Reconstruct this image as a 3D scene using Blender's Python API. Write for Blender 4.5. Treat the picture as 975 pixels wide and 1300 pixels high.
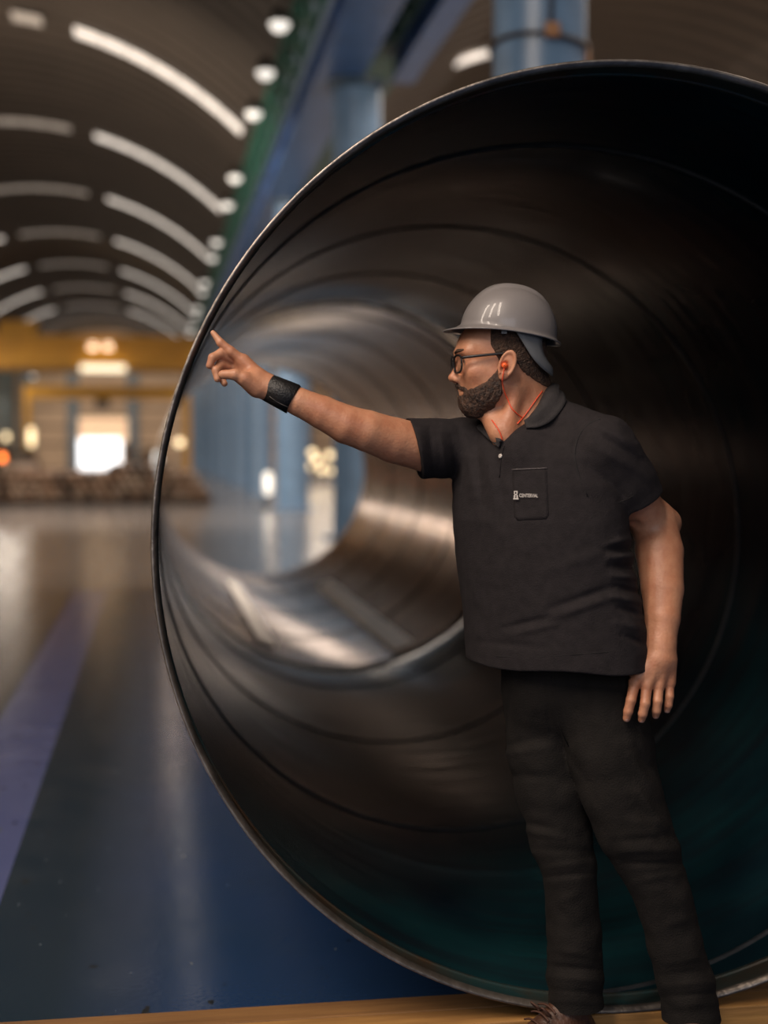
import bpy, bmesh, math, random
import numpy as np
from mathutils import Vector, Matrix
for o in list(bpy.data.objects): bpy.data.objects.remove(o)
scene = bpy.context.scene
COL = scene.collection
random.seed(4)

# ------------------------------------------------------------------ camera
FPX, CXP, CYP = 1805.6, 487.5, 650.0          # focal length and centre in pixels of a 975x1300 frame
CAMH = 1.45
PITCH = math.atan(78 / FPX)                    # horizon at row 572
YAW = math.atan(289.5 / math.hypot(FPX, 78))   # hall axis (+Y) vanishes at column 198
cd = bpy.data.cameras.new('camera')
cam = bpy.data.objects.new('camera', cd); COL.objects.link(cam)
cam.location = (0, 0, CAMH); cam.rotation_euler = (math.pi / 2 - PITCH, 0, -YAW)
cd.sensor_fit = 'VERTICAL'; cd.sensor_height = 36; cd.sensor_width = 27; cd.lens = 50
cd.clip_start = 0.05; cd.clip_end = 600
cd.dof.use_dof = True; cd.dof.focus_distance = 3.33; cd.dof.aperture_fstop = 1.35
scene.camera = cam

# ------------------------------------------------------------------ light
w = bpy.data.worlds.new('world'); scene.world = w; w.use_nodes = True
bg = w.node_tree.nodes['Background']
bg.inputs[0].default_value = (0.80, 0.87, 1.0, 1); bg.inputs[1].default_value = 0.10
def area(name, loc, target, sx, sy, power, col):
    l = bpy.data.lights.new(name, 'AREA'); l.shape = 'RECTANGLE'; l.size = sx; l.size_y = sy
    l.energy = power; l.color = col
    o = bpy.data.objects.new(name, l); COL.objects.link(o); o.location = loc
    o.rotation_euler = (Vector(target) - Vector(loc)).to_track_quat('-Z', 'Y').to_euler()
    return o
# added key strips overhead for the man, narrowed for thin highlights
for k, (sx_, sy_, sz_) in enumerate(((-7.0, 0.5, 8.3), (-4.9, -1.4, 9.0), (-2.6, -2.6, 9.4))):
    area('key_strip_%d' % k, (sx_, sy_, sz_), (0.3, 3.3, 1.2), 0.8, 6.0, 440, (1.0, 0.84, 0.70))
area('front_fill', (-1.0, -9.0, 5.0), (0.8, 3.4, 1.0), 7.0, 5.0, 260, (0.92, 0.92, 1.0))  # added front fill behind the camera
area('side_fill_strip', (-10.8, 66, 6.6), (-3.0, 66, -2.0), 110, 2.2, 3600, (1.0, 0.86, 0.72))  # added unseen strip, placed so its floor reflection stays out of view
area('stack_fill', (-4.4, 28, 6.8), (-2.0, 40, 0.4), 1.6, 1.6, 1600, (1.0, 0.84, 0.68))  # added out-of-view light to brighten the pipe stack
area('end_wall_fill', (-4.4, 112, 8.6), (-4.4, 125, 3.0), 8.0, 1.2, 900, (1.0, 0.82, 0.64))  # added light to lift the end wall
area('aisle_roof_fill', (9.0, 17, 4.5), (10.0, 34, 11.0), 2.0, 2.0, 380, (1.0, 0.84, 0.66))  # added upward light to brighten the aisle roof
area('aisle_overhead_fill', (11, 62, 11.2), (11, 62, 0), 9.0, 110, 13000, (1.0, 0.86, 0.74))  # added overhead sheet of light filling the aisle
scene.view_settings.view_transform = 'Standard'; scene.view_settings.look = 'None'
scene.view_settings.exposure = 0.0; scene.view_settings.gamma = 1.0
scene.view_settings.use_curve_mapping = False

# ------------------------------------------------------------------ helpers
def tag(o, label=None, cat=None, group=None, kind=None):
    if label: o['label'] = label
    if cat: o['category'] = cat
    if group: o['group'] = group
    if kind: o['kind'] = kind
    return o
MATS = {}
def mat(name, col, rough=0.5, metal=0.0, var=0.0, vscale=6.0, col2=None, bump=0.0, bscale=40.0, spec=0.5,
        emit=None, estr=0.0, stretch=(1, 1, 1), coat=0.0, rvar=0.0, sss=0.0):
    if name in MATS: return MATS[name]
    m = bpy.data.materials.new(name); m.use_nodes = True
    nt = m.node_tree; b = nt.nodes['Principled BSDF']
    b.inputs['Base Color'].default_value = (*col, 1)
    b.inputs['Roughness'].default_value = rough; b.inputs['Metallic'].default_value = metal
    b.inputs['Specular IOR Level'].default_value = spec
    b.inputs['Coat Weight'].default_value = coat
    if sss:
        b.inputs['Subsurface Weight'].default_value = sss
        b.inputs['Subsurface Radius'].default_value = (0.012, 0.005, 0.003)
        b.inputs['Subsurface Scale'].default_value = 1.0
    tc = nt.nodes.new('ShaderNodeTexCoord'); mp = nt.nodes.new('ShaderNodeMapping')
    mp.inputs['Scale'].default_value = stretch
    nt.links.new(tc.outputs['Object'], mp.inputs['Vector'])
    if var or col2 or rvar:
        n = nt.nodes.new('ShaderNodeTexNoise'); n.inputs['Scale'].default_value = vscale
        n.inputs['Detail'].default_value = 6; n.inputs['Roughness'].default_value = 0.62
        nt.links.new(mp.outputs[0], n.inputs['Vector'])
        if var or col2:
            r = nt.nodes.new('ShaderNodeValToRGB')
            c2 = col2 or tuple(c * (1 - var) for c in col)
            r.color_ramp.elements[0].position = 0.36; r.color_ramp.elements[1].position = 0.64
            r.color_ramp.elements[0].color = (*c2, 1); r.color_ramp.elements[1].color = (*col, 1)
            nt.links.new(n.outputs['Fac'], r.inputs[0]); nt.links.new(r.outputs[0], b.inputs['Base Color'])
        if rvar:
            mr = nt.nodes.new('ShaderNodeMapRange')
            mr.inputs[1].default_value = 0.3; mr.inputs[2].default_value = 0.7
            mr.inputs[3].default_value = max(0.02, rough - rvar); mr.inputs[4].default_value = rough + rvar
            nt.links.new(n.outputs['Fac'], mr.inputs[0]); nt.links.new(mr.outputs[0], b.inputs['Roughness'])
    if bump:
        n2 = nt.nodes.new('ShaderNodeTexNoise'); n2.inputs['Scale'].default_value = bscale
        n2.inputs['Detail'].default_value = 4
        nt.links.new(mp.outputs[0], n2.inputs['Vector'])
        bp = nt.nodes.new('ShaderNodeBump'); bp.inputs['Strength'].default_value = bump
        bp.inputs['Distance'].default_value = 0.01
        nt.links.new(n2.outputs['Fac'], bp.inputs['Height']); nt.links.new(bp.outputs[0], b.inputs['Normal'])
    if emit:
        b.inputs['Emission Color'].default_value = (*emit, 1); b.inputs['Emission Strength'].default_value = estr
    MATS[name] = m
    return m
def mesh_data(name, verts, faces, m=None, smooth=False):
    me = bpy.data.meshes.new(name)
    me.from_pydata([tuple(map(float, v)) for v in verts], [], [tuple(map(int, f)) for f in faces]); me.update()
    if m: me.materials.append(m)
    if smooth: me.polygons.foreach_set('use_smooth', [True] * len(me.polygons))
    return me
def link(name, me, parent=None, loc=(0, 0, 0), rot=(0, 0, 0), kind=None):
    o = bpy.data.objects.new(name, me); COL.objects.link(o)
    o.location = loc; o.rotation_euler = rot; o.parent = parent
    if kind: o['kind'] = kind
    return o
def box_vf(lo, hi):
    (a, b, c), (d, e, f) = lo, hi
    v = [(a, b, c), (d, b, c), (d, e, c), (a, e, c), (a, b, f), (d, b, f), (d, e, f), (a, e, f)]
    return v, [(0, 3, 2, 1), (4, 5, 6, 7), (0, 1, 5, 4), (1, 2, 6, 5), (2, 3, 7, 6), (3, 0, 4, 7)]
def box(name, lo, hi, m, parent=None, bevel=0.0, kind=None):
    me = mesh_data(name, *box_vf(lo, hi), m)
    if bevel:
        bm = bmesh.new(); bm.from_mesh(me)
        bmesh.ops.bevel(bm, geom=bm.edges[:], offset=bevel, segments=2, affect='EDGES', profile=0.5)
        bm.to_mesh(me); bm.free()
    return link(name, me, parent, kind=kind)
def tube_vf(pts, rad, n=8, closed_caps=True):
    """circular tube through pts; rad is a number or a list"""
    pts = [Vector(p) for p in pts]; N = len(pts)
    rad = [rad] * N if not hasattr(rad, '__len__') else rad
    V, F = [], []
    t0 = (pts[1] - pts[0]).normalized()
    ref = Vector((0, 0, 1)) if abs(t0.z) < 0.9 else Vector((1, 0, 0))
    u = t0.cross(ref).normalized()
    for i, p in enumerate(pts):
        t = (pts[min(i + 1, N - 1)] - pts[max(i - 1, 0)]).normalized()
        u = (u - t * u.dot(t)).normalized(); v = t.cross(u)
        for k in range(n):
            a = 2 * math.pi * k / n
            V.append(p + (u * math.cos(a) + v * math.sin(a)) * rad[i])
    for i in range(N - 1):
        for k in range(n):
            F.append((i * n + k, i * n + (k + 1) % n, (i + 1) * n + (k + 1) % n, (i + 1) * n + k))
    if closed_caps:
        F.append(tuple(range(n))[::-1]); F.append(tuple((N - 1) * n + k for k in range(n)))
    return V, F
def tube(name, pts, rad, m, parent=None, n=8, smooth=True):
    return link(name, mesh_data(name, *tube_vf(pts, rad, n), m, smooth), parent)
def lathe_vf(profile, n=24):
    """profile: (radius, z) list, spun round Z"""
    V, F = [], []
    for r, z in profile:
        for k in range(n):
            a = 2 * math.pi * k / n; V.append((r * math.cos(a), r * math.sin(a), z))
    for i in range(len(profile) - 1):
        for k in range(n):
            F.append((i * n + k, i * n + (k + 1) % n, (i + 1) * n + (k + 1) % n, (i + 1) * n + k))
    return V, F
def smooth_by_angle(me, deg=35):
    me.polygons.foreach_set('use_smooth', [True] * len(me.polygons))
    bm = bmesh.new(); bm.from_mesh(me)
    for e in bm.edges:
        if len(e.link_faces) == 2 and e.calc_face_angle(0) > math.radians(deg): e.smooth = False
    bm.to_mesh(me); bm.free()
def empty(name, loc=(0, 0, 0), rz=0.0):
    o = bpy.data.objects.new(name, None); COL.objects.link(o); o.location = loc; o.rotation_euler = (0, 0, rz)
    o.empty_display_size = 0.2
    return o
def at(px, py, Y):
    """world point seen at pixel (px, py) on the plane at hall distance Y"""
    v = Vector(((px - CXP) / FPX, (CYP - py) / FPX, -1))
    d = Matrix.Rotation(-YAW, 3, 'Z') @ Matrix.Rotation(math.pi / 2 - PITCH, 3, 'X') @ v
    return Vector((0, 0, CAMH)) + d * (Y / d.y)
# ------------------------------------------------------------------ the hall
BLUE = mat('column_blue_paint', (0.125, 0.22, 0.36), 0.34, 0.0, var=0.25, vscale=3)
GIRD = mat('girder_blue_paint', (0.050, 0.12, 0.31), 0.42, 0.0, var=0.3, vscale=2)
GREEN = mat('lattice_green_paint', (0.02, 0.12, 0.085), 0.5, var=0.6, vscale=3)
ROOF2 = mat('roof_sheet_rib_shade', (0.058, 0.045, 0.036), 0.5, 0.25, var=0.25, vscale=0.3)  # darker rib halves: shading painted into the sheet colour
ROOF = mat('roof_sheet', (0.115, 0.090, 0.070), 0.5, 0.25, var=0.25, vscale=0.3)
YELLOW = mat('crane_yellow_paint', (0.62, 0.30, 0.015), 0.5, var=0.2, vscale=1)
WALLM = mat('end_wall_panel', (0.50, 0.36, 0.25), 0.7, var=0.2, vscale=0.4)
STEEL = mat('dark_steel', (0.05, 0.045, 0.04), 0.45, 0.7, var=0.4, vscale=5)
SKYM = mat('skylight_glazing', (0.8, 0.75, 0.7), 0.4, emit=(1.0, 0.90, 0.80), estr=0.85)
SKYD = mat('skylight_glazing_dusty', (0.5, 0.45, 0.4), 0.5, emit=(1.0, 0.86, 0.74), estr=0.16)
LAMPW = mat('lamp_diffuser_white', (0.9, 0.9, 0.85), 0.4, emit=(1.0, 0.93, 0.84), estr=1.1)
LAMPY = mat('lamp_diffuser_warm', (0.9, 0.8, 0.6), 0.4, emit=(1.0, 0.75, 0.42), estr=2.2)

# floor: painted concrete, lanes and joints are flat paint
def floor_material():
    m = bpy.data.materials.new('painted_floor'); m.use_nodes = True
    nt = m.node_tree; b = nt.nodes['Principled BSDF']; L = nt.links.new
    tc = nt.nodes.new('ShaderNodeTexCoord'); sp = nt.nodes.new('ShaderNodeSeparateXYZ'); L(tc.outputs['Object'], sp.inputs[0])
    def math_(op, a, bb=None):
        n = nt.nodes.new('ShaderNodeMath'); n.operation = op
        for i, q in enumerate((a, bb)):
            if q is None: continue
            if isinstance(q, (int, float)): n.inputs[i].default_value = q
            else: L(q, n.inputs[i])
        return n.outputs[0]
    def band(src, lo, hi): return math_('MULTIPLY', math_('GREATER_THAN', src, lo), math_('LESS_THAN', src, hi))
    def mix(fac, a, c):
        n = nt.nodes.new('ShaderNodeMix'); n.data_type = 'RGBA'
        if isinstance(fac, (int, float)): n.inputs[0].default_value = fac
        else: L(fac, n.inputs[0])
        for i, q in ((6, a), (7, c)):
            if isinstance(q, tuple): n.inputs[i].default_value = (*q, 1)
            else: L(q, n.inputs[i])
        return n.outputs[2]
    X, Y = sp.outputs[0], sp.outputs[1]
    nz = nt.nodes.new('ShaderNodeTexNoise'); nz.inputs['Scale'].default_value = 1.3; nz.inputs['Detail'].default_value = 6
    L(tc.outputs['Object'], nz.inputs['Vector'])
    blue = mix(nz.outputs['Fac'], (0.012, 0.035, 0.075), (0.020, 0.050, 0.15))
    lane = nt.nodes.new('ShaderNodeMapRange'); lane.inputs[1].default_value = 0.08; lane.inputs[2].default_value = -0.28; L(X, lane.inputs[0])
    blue = mix(lane.outputs[0], blue, (0.009, 0.026, 0.046))
    c = mix(band(X, -99, -0.86), blue, (0.095, 0.086, 0.082))
    c = mix(band(X, -0.845, -0.505), c, (0.090, 0.112, 0.270))
    c = mix(band(X, -0.880, -0.845), c, (0.006, 0.007, 0.008))
    c = mix(math_('GREATER_THAN', Y, 15.0), c, (0.17, 0.155, 0.15))
    # joints across the lane
    w1 = math_('LESS_THAN', math_('ABSOLUTE', math_('SUBTRACT', math_('MODULO', math_('ADD', Y, 100 - 6.87 + 3), 6.0), 3)), 0.011)
    c = mix(w1, c, (0.004, 0.006, 0.008))
    # small paint chips and scuffs
    vo = nt.nodes.new('ShaderNodeTexNoise'); vo.inputs['Scale'].default_value = 19; vo.inputs['Detail'].default_value = 3
    mp = nt.nodes.new('ShaderNodeMapping'); mp.inputs['Scale'].default_value = (1, 0.45, 1); L(tc.outputs['Object'], mp.inputs[0]); L(mp.outputs[0], vo.inputs['Vector'])
    c = mix(math_('GREATER_THAN', vo.outputs['Fac'], 0.70), c, (0.006, 0.008, 0.01))
    c = mix(math_('LESS_THAN', vo.outputs['Fac'], 0.285), c, (0.11, 0.13, 0.15))
    b.inputs['Specular IOR Level'].default_value = 0.5
    L(c, b.inputs['Base Color'])
    rn = nt.nodes.new('ShaderNodeTexNoise'); rn.inputs['Scale'].default_value = 5; rn.inputs['Detail'].default_value = 5
    L(tc.outputs['Object'], rn.inputs['Vector'])
    mr = nt.nodes.new('ShaderNodeMapRange'); mr.inputs[1].default_value = 0.3; mr.inputs[2].default_value = 0.7
    mr.inputs[3].default_value = 0.13; mr.inputs[4].default_value = 0.22
    L(rn.outputs['Fac'], mr.inputs[0]); L(mr.outputs[0], b.inputs['Roughness'])
    bn = nt.nodes.new('ShaderNodeTexNoise'); bn.inputs['Scale'].default_value = 60; L(tc.outputs['Object'], bn.inputs['Vector'])
    bp = nt.nodes.new('ShaderNodeBump'); bp.inputs['Strength'].default_value = 0.05; bp.inputs['Distance'].default_value = 0.01
    L(bn.outputs['Fac'], bp.inputs['Height']); L(bp.outputs[0], b.inputs['Normal'])
    return m
HY0, HY1 = -14.0, 125.0
XL0, XL1, XR0, XR1 = -11.1, 2.3, 4.3, 17.7
ZS, ZC = 9.0, 11.75
floor = link('floor', mesh_data('floor', *box_vf((XL0 - 1, HY0, -0.2), (XR1 + 1, HY1, 0)), floor_material()), kind='structure')

def vault_pt(xa, xb, t, off=0.0):
    """point on the circular vault between springing lines xa, xb; t in 0..1"""
    half = (xb - xa) / 2; rise = ZC - ZS; R = (half * half + rise * rise) / (2 * rise)
    th = math.asin(half / R); a = -th + 2 * th * t
    return ((xa + xb) / 2 + (R + off) * math.sin(a), ZC - R + (R + off) * math.cos(a))
def vault(name, xa, xb):
    V, F = [], []
    per, seg, nx = 0.95, 8, 36
    ny = int((HY1 - HY0) / per * seg)
    for j in range(ny + 1):
        y = HY0 + j * per / seg; dz = 0.10 * math.sin(2 * math.pi * j / seg) + 0.03 * math.sin(4 * math.pi * j / seg)
        for i in range(nx + 1):
            x, z = vault_pt(xa, xb, i / nx, dz + 0.12); V.append((x, min(y, HY1), z))
    for j in range(ny):
        for i in range(nx):
            a = j * (nx + 1) + i; F.append((a, a + 1, a + nx + 2, a + nx + 1))
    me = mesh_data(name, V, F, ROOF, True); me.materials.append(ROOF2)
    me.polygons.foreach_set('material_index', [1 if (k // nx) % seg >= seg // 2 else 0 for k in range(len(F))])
    return link(name, me, kind='structure')
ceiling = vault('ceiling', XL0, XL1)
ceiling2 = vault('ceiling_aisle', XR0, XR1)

# glazed strips across the vaults, one set per frame line
def skylight_mesh(xa, xb, t0, t1, m):
    V, F = [], []
    n = 4
    for i in range(n + 1):
        t = t0 + (t1 - t0) * i / n
        for off in (0.005, -0.035):
            x, z = vault_pt(xa, xb, t, off - 0.03)
            V += [(x, -0.32, z), (x, 0.32, z)]
    for i in range(n):
        a = i * 4; b = a + 4
        F += [(a, a + 1, b + 1, b), (a + 2, b + 2, b + 3, a + 3), (a, b, b + 2, a + 2), (a + 1, a + 3, b + 3, b + 1)]
    F += [(0, 2, 3, 1), (n * 4, n * 4 + 1, n * 4 + 3, n * 4 + 2)]
    return mesh_data('skylight_pane', V, F, m)
COLY = [12.1 + 11.35 * k for k in range(10)]
def strips(xa, xb, bay):
    spec = [('right', 0.675, 0.985, 7, SKYM), ('middle', 0.375, 0.625, 5, SKYD), ('left', 0.015, 0.325, 7, SKYM)]
    if bay != 'main': spec = [('left', 0.25, 0.318, 2, SKYM)]
    for side, t0, t1, n, m in spec:
        dt = (t1 - t0) / n
        panes = [skylight_mesh(xa, xb, t0 + dt * (i + 0.03), t0 + dt * (i + 0.97), m) for i in range(n)]
        words = {'right': 'bright skylight strip, %s flank of the %s vault',
                 'middle': 'dim skylight strip at the crown (%s) of the %s vault',
                 'left': 'bright skylight strip, %s flank of the %s vault'}[side]
        flank = {('right', 'main'): 'girder-side', ('left', 'main'): 'outer', ('right', 'side aisle'): 'outer', ('left', 'side aisle'): 'girder-side', ('middle', 'main'): 'top', ('middle', 'side aisle'): 'top'}[(side, bay)]
        for y in COLY[1:9]:
            s = empty('skylight', (0, y, 0))
            nth = ['last', 'second', 'third', 'fourth', 'fifth', 'sixth', 'seventh', 'eighth'][8 - COLY.index(y)]
            tag(s, (words % (flank, bay)).replace('(top) ', '') + (', nearest the end wall' if nth == 'last' else ', %s from the end wall' % nth), 'skylight', 'roof skylights, %s %s' % (flank, bay))
            for i, me in enumerate(panes):
                if side == 'middle' and bay == 'main' and y < COLY[3] and i % 2: continue
                link('pane', me, s)
strips(XL0, XL1, 'main'); strips(XR0, XR1, 'side aisle')

# walls
wb = link('wall_back', mesh_data('wall_back', *box_vf((XL0 - 1, HY1, -0.2), (XR1 + 1, HY1 + 0.3, ZC + 0.3)), WALLM), kind='structure')
wl = link('wall_left', mesh_data('wall_left', *box_vf((XL0 - 1, HY0, -0.2), (XL0 - 0.7, HY1, ZS + 0.4)), mat('side_wall_sheet', (0.06, 0.09, 0.10), 0.6, var=0.3, vscale=0.5)), kind='structure')
wr = link('wall_right', mesh_data('wall_right', *box_vf((XR1 + 0.7, HY0, -0.2), (XR1 + 1, HY1, ZS + 0.4)), WALLM), kind='structure')
# horizontal wall rails and panels of the end wall
for i in range(6):
    box('wall_rail', (XL0 - 0.6, HY1 - 0.12, 1.9 + i * 1.55), (XR1 + 0.6, HY1 - 0.002, 2.02 + i * 1.55), STEEL, wb)
PIL = box_vf((-0.45, -0.3, 0), (0.45, 0, 10.4))
pil_me = mesh_data('pilaster', *PIL, mat('pilaster_grey_blue', (0.09, 0.13, 0.17), 0.5))
for x in (-10.9, -7.0, -1.95, 3.1, 8.1, 13.1):
    link('pilaster', pil_me, wb, (x, HY1 - 0.01, 0))
# lit doorway in the end wall
door = empty('door_1', (-4.7, HY1 - 0.02, 0)); door['kind'] = 'structure'
box('door_leaf', (-1.85, -0.12, 0), (1.75, -0.06, 2.5), mat('door_daylight', (0.9, 0.9, 0.9), 0.5, emit=(0.95, 0.97, 1.0), estr=2.0), door)
box('door_transom', (-2.5, -0.1, 2.5), (2.4, -0.05, 4.3), mat('door_transom_glow', (0.8, 0.6, 0.4), 0.5, emit=(1.0, 0.62, 0.38), estr=0.6), door)
box('door_side_light', (-2.5, -0.1, 0), (-1.85, -0.05, 2.5), MATS['door_transom_glow'], door)
box('door_side_light', (1.75, -0.1, 0), (2.4, -0.05, 2.5), MATS['door_transom_glow'], door)
box('door_frame', (-2.62, -0.2, 0), (-2.5, -0.0, 4.4), STEEL, door); box('door_frame', (2.4, -0.2, 0), (2.52, 0.0, 4.4), STEEL, door)
box('door_frame', (-2.62, -0.2, 4.3), (2.52, 0.0, 4.42), STEEL, door)

# columns
def column_parts(r, h):
    V, F = lathe_vf([(0.001, 0), (r * 1.45, 0), (r * 1.45, 0.05), (r * 1.02, 0.05), (r, 0.09), (r, h * 0.33), (r, h * 0.66), (r, h - 0.12)], 40)
    shaft = mesh_data('shaft', V, F, BLUE); smooth_by_angle(shaft)
    V, F = lathe_vf([(r, h - 0.14), (r * 1.16, h - 0.12), (r * 1.22, h), (0.001, h)], 40)
    cap = mesh_data('cap_ring', V, F, mat('column_cap', (0.02, 0.05, 0.09), 0.5)); smooth_by_angle(cap)
    return shaft, cap
CR, CH = 0.40, 7.5
sh, cp = column_parts(CR, CH)
for k, y in enumerate(COLY):
    c = empty('column', (3.3, y, 0))
    tag(c, 'round blue steel column with a cable ring, standing behind the big pipe' if k == 0 else
        'round blue steel column under the roof girder, %s after the one with the cable ring' % ['', 'first', 'second', 'third', 'fourth', 'fifth', 'sixth', 'seventh', 'eighth', 'ninth'][k], 'column', None if k == 0 else 'blue columns down the hall')
    link('shaft', sh, c); link('cap_ring', cp, c)
    if k == 0:
        CAB = mat('cable_rubber', (0.035, 0.022, 0.018), 0.6)
        ring = [(math.cos(a) * (CR + 0.02), math.sin(a) * (CR + 0.02), 4.93 + 0.02 * math.sin(a * 2)) for a in np.linspace(0, 2 * math.pi, 41)]
        tube('cable_ring', ring, 0.022, CAB, c)
        tube('conduit', [(-0.02, -CR - 0.025, 4.95), (0.0, -CR - 0.025, 5.6), (0.0, -CR - 0.025, 7.2)], 0.018, CAB, c)
        tube('conduit', [(CR * 0.93, -CR * 0.45, 4.9), (CR * 0.98, -CR * 0.42, 4.7), (CR * 0.93, -CR * 0.45, 4.2)], 0.022, mat('conduit_copper', (0.30, 0.15, 0.07), 0.5), c)
        box('junction_box', (-0.07, -CR - 0.07, 4.90), (0.05, -CR - 0.01, 5.02), MATS['conduit_copper'], c, 0.008)
# girders along the column heads
def girder(name, label, x0, x1, z0, z1, y0, y1, m):
    g = empty(name, ((x0 + x1) / 2, y0, z0)); tag(g, label, 'girder')
    hw = (x1 - x0) / 2; L = y1 - y0; h = z1 - z0
    box('bottom_flange', (-hw, 0, 0), (hw, L, 0.06), m, g); box('top_flange', (-hw, 0, h - 0.06), (hw, L, h), m, g)
    box('web', (-hw * 0.72, 0, 0.06), (-hw * 0.72 + 0.05, L, h - 0.06), m, g)
    box('web', (hw * 0.72 - 0.05, 0, 0.06), (hw * 0.72, L, h - 0.06), m, g)
    st = mesh_data('stiffener', *box_vf((-hw * 0.97, -0.02, 0.06), (hw * 0.97, 0.02, h - 0.06)), m)
    y = 1.0
    while y < L: link('stiffener', st, g, (0, y, 0)); y += 2.84
    return g
girder('roof_girder', 'blue box girder along the edge of the main vault', 2.62, 3.36, 7.5, 8.05, 6.0, HY1 - 0.4, GIRD)
girder('crane_girder', 'short blue girder on the aisle side of the columns', 3.86, 4.24, 7.5, 8.0, 6.0, 23.4, GIRD)
# green lattice at the vault edge and bracing between the girders
def lattice(name, label, pa, pb, pc, step, r, y0, y1, wires):
    g = empty(name, (0, y0, 0)); tag(g, label, 'lattice'); L = y1 - y0
    for (x, z) in (pa, pb):
        tube('chord', [(x, 0, z), (x, L / 2, z), (x, L, z)], r * 1.4, GREEN, g, 6)
    d = Vector((pb[0] - pa[0], step, pb[1] - pa[1]))
    bar1 = mesh_data('bar', *tube_vf([(0, 0, 0), d * 0.5, d], r, 5), GREEN)
    d2 = Vector((pa[0] - pb[0], step, pa[1] - pb[1]))
    bar2 = mesh_data('bar', *tube_vf([(0, 0, 0), d2 * 0.5, d2], r, 5), GREEN)
    plate = mesh_data('plate', *box_vf((-0.01, -step * 0.36, -0.5 * abs(pb[1] - pa[1]) * 0.55 - 0.05), (0.01, step * 0.36, 0.5 * abs(pb[1] - pa[1]) * 0.55 + 0.05)), GREEN)
    y = 0.0; k = 0
    while y + step < L and k < 150:
        if k % 2 == 0: link('bar', bar1, g, (pa[0], y, pa[1]))
        else: link('bar', bar2, g, (pb[0], y, pb[1]))
        if wires and k % 2 == 0:
            link('plate', plate, g, ((pa[0] + pb[0]) / 2, y, (pa[1] + pb[1]) / 2))
        y += step; k += 1
    return g
lattice('gutter_lattice', 'dark green lattice under the springing of the main vault', (2.50, 8.12), (2.36, 8.90), None, 0.75, 0.045, 8.0, 110.0, True)
lattice('bracing_lattice', 'dark green bracing between the two blue girders', (3.44, 7.9), (3.78, 7.9), None, 0.55, 0.05, 6.2, 23.2, False)
box_g = box('gutter_tray', (3.30, 6.0, 8.06), (4.28, HY1 - 0.5, 8.14), GREEN); tag(box_g, 'dark green gutter tray lying on the girders between the vaults', 'gutter')
box_s = box('eaves_board', (2.42, 6.0, 9.0), (2.66, HY1 - 0.5, 9.10), mat('gutter_brown', (0.09, 0.07, 0.05), 0.7, var=0.3, vscale=1)); tag(box_s, 'brown eaves board along the edge of the main vault', 'eaves board')

# row of small lamps at the springing line
V1, F1 = lathe_vf([(0.001, 0.16), (0.07, 0.15), (0.12, 0.05), (0.13, 0.0), (0.11, 0.0)], 14)
hou = mesh_data('housing', V1, F1, STEEL, True)
V1, F1 = lathe_vf([(0.11, 0.0), (0.09, -0.05), (0.05, -0.085), (0.001, -0.095)], 14)
dif = mesh_data('diffuser', V1, F1, LAMPW, True)
for k, y in enumerate([24.2, 27.3, 30.6, 37.8, 42.0, 49.5, 53.5, 61.5, 65, 72.5, 76.5, 84, 88, 95]):
    l = empty('eaves_lamp', (2.10, y, 8.62)); tag(l, 'small round lamp under the vault edge beside the green lattice, %s from the end wall' % ['fourteenth', 'thirteenth', 'twelfth', 'eleventh', 'tenth', 'ninth', 'eighth', 'seventh', 'sixth', 'fifth', 'fourth', 'third', 'second', 'first'][k], 'lamp', 'eaves lamps along the vault edge')
    for o_ in (link('housing', hou, l), link('diffuser', dif, l)): o_.scale = (1.6, 1.6, 1.6)
    tube('stem', [(0, 0, 0.14), (0, 0, 0.24), (0.04, 0, 0.33)], 0.02, STEEL, l, 6)
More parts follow.
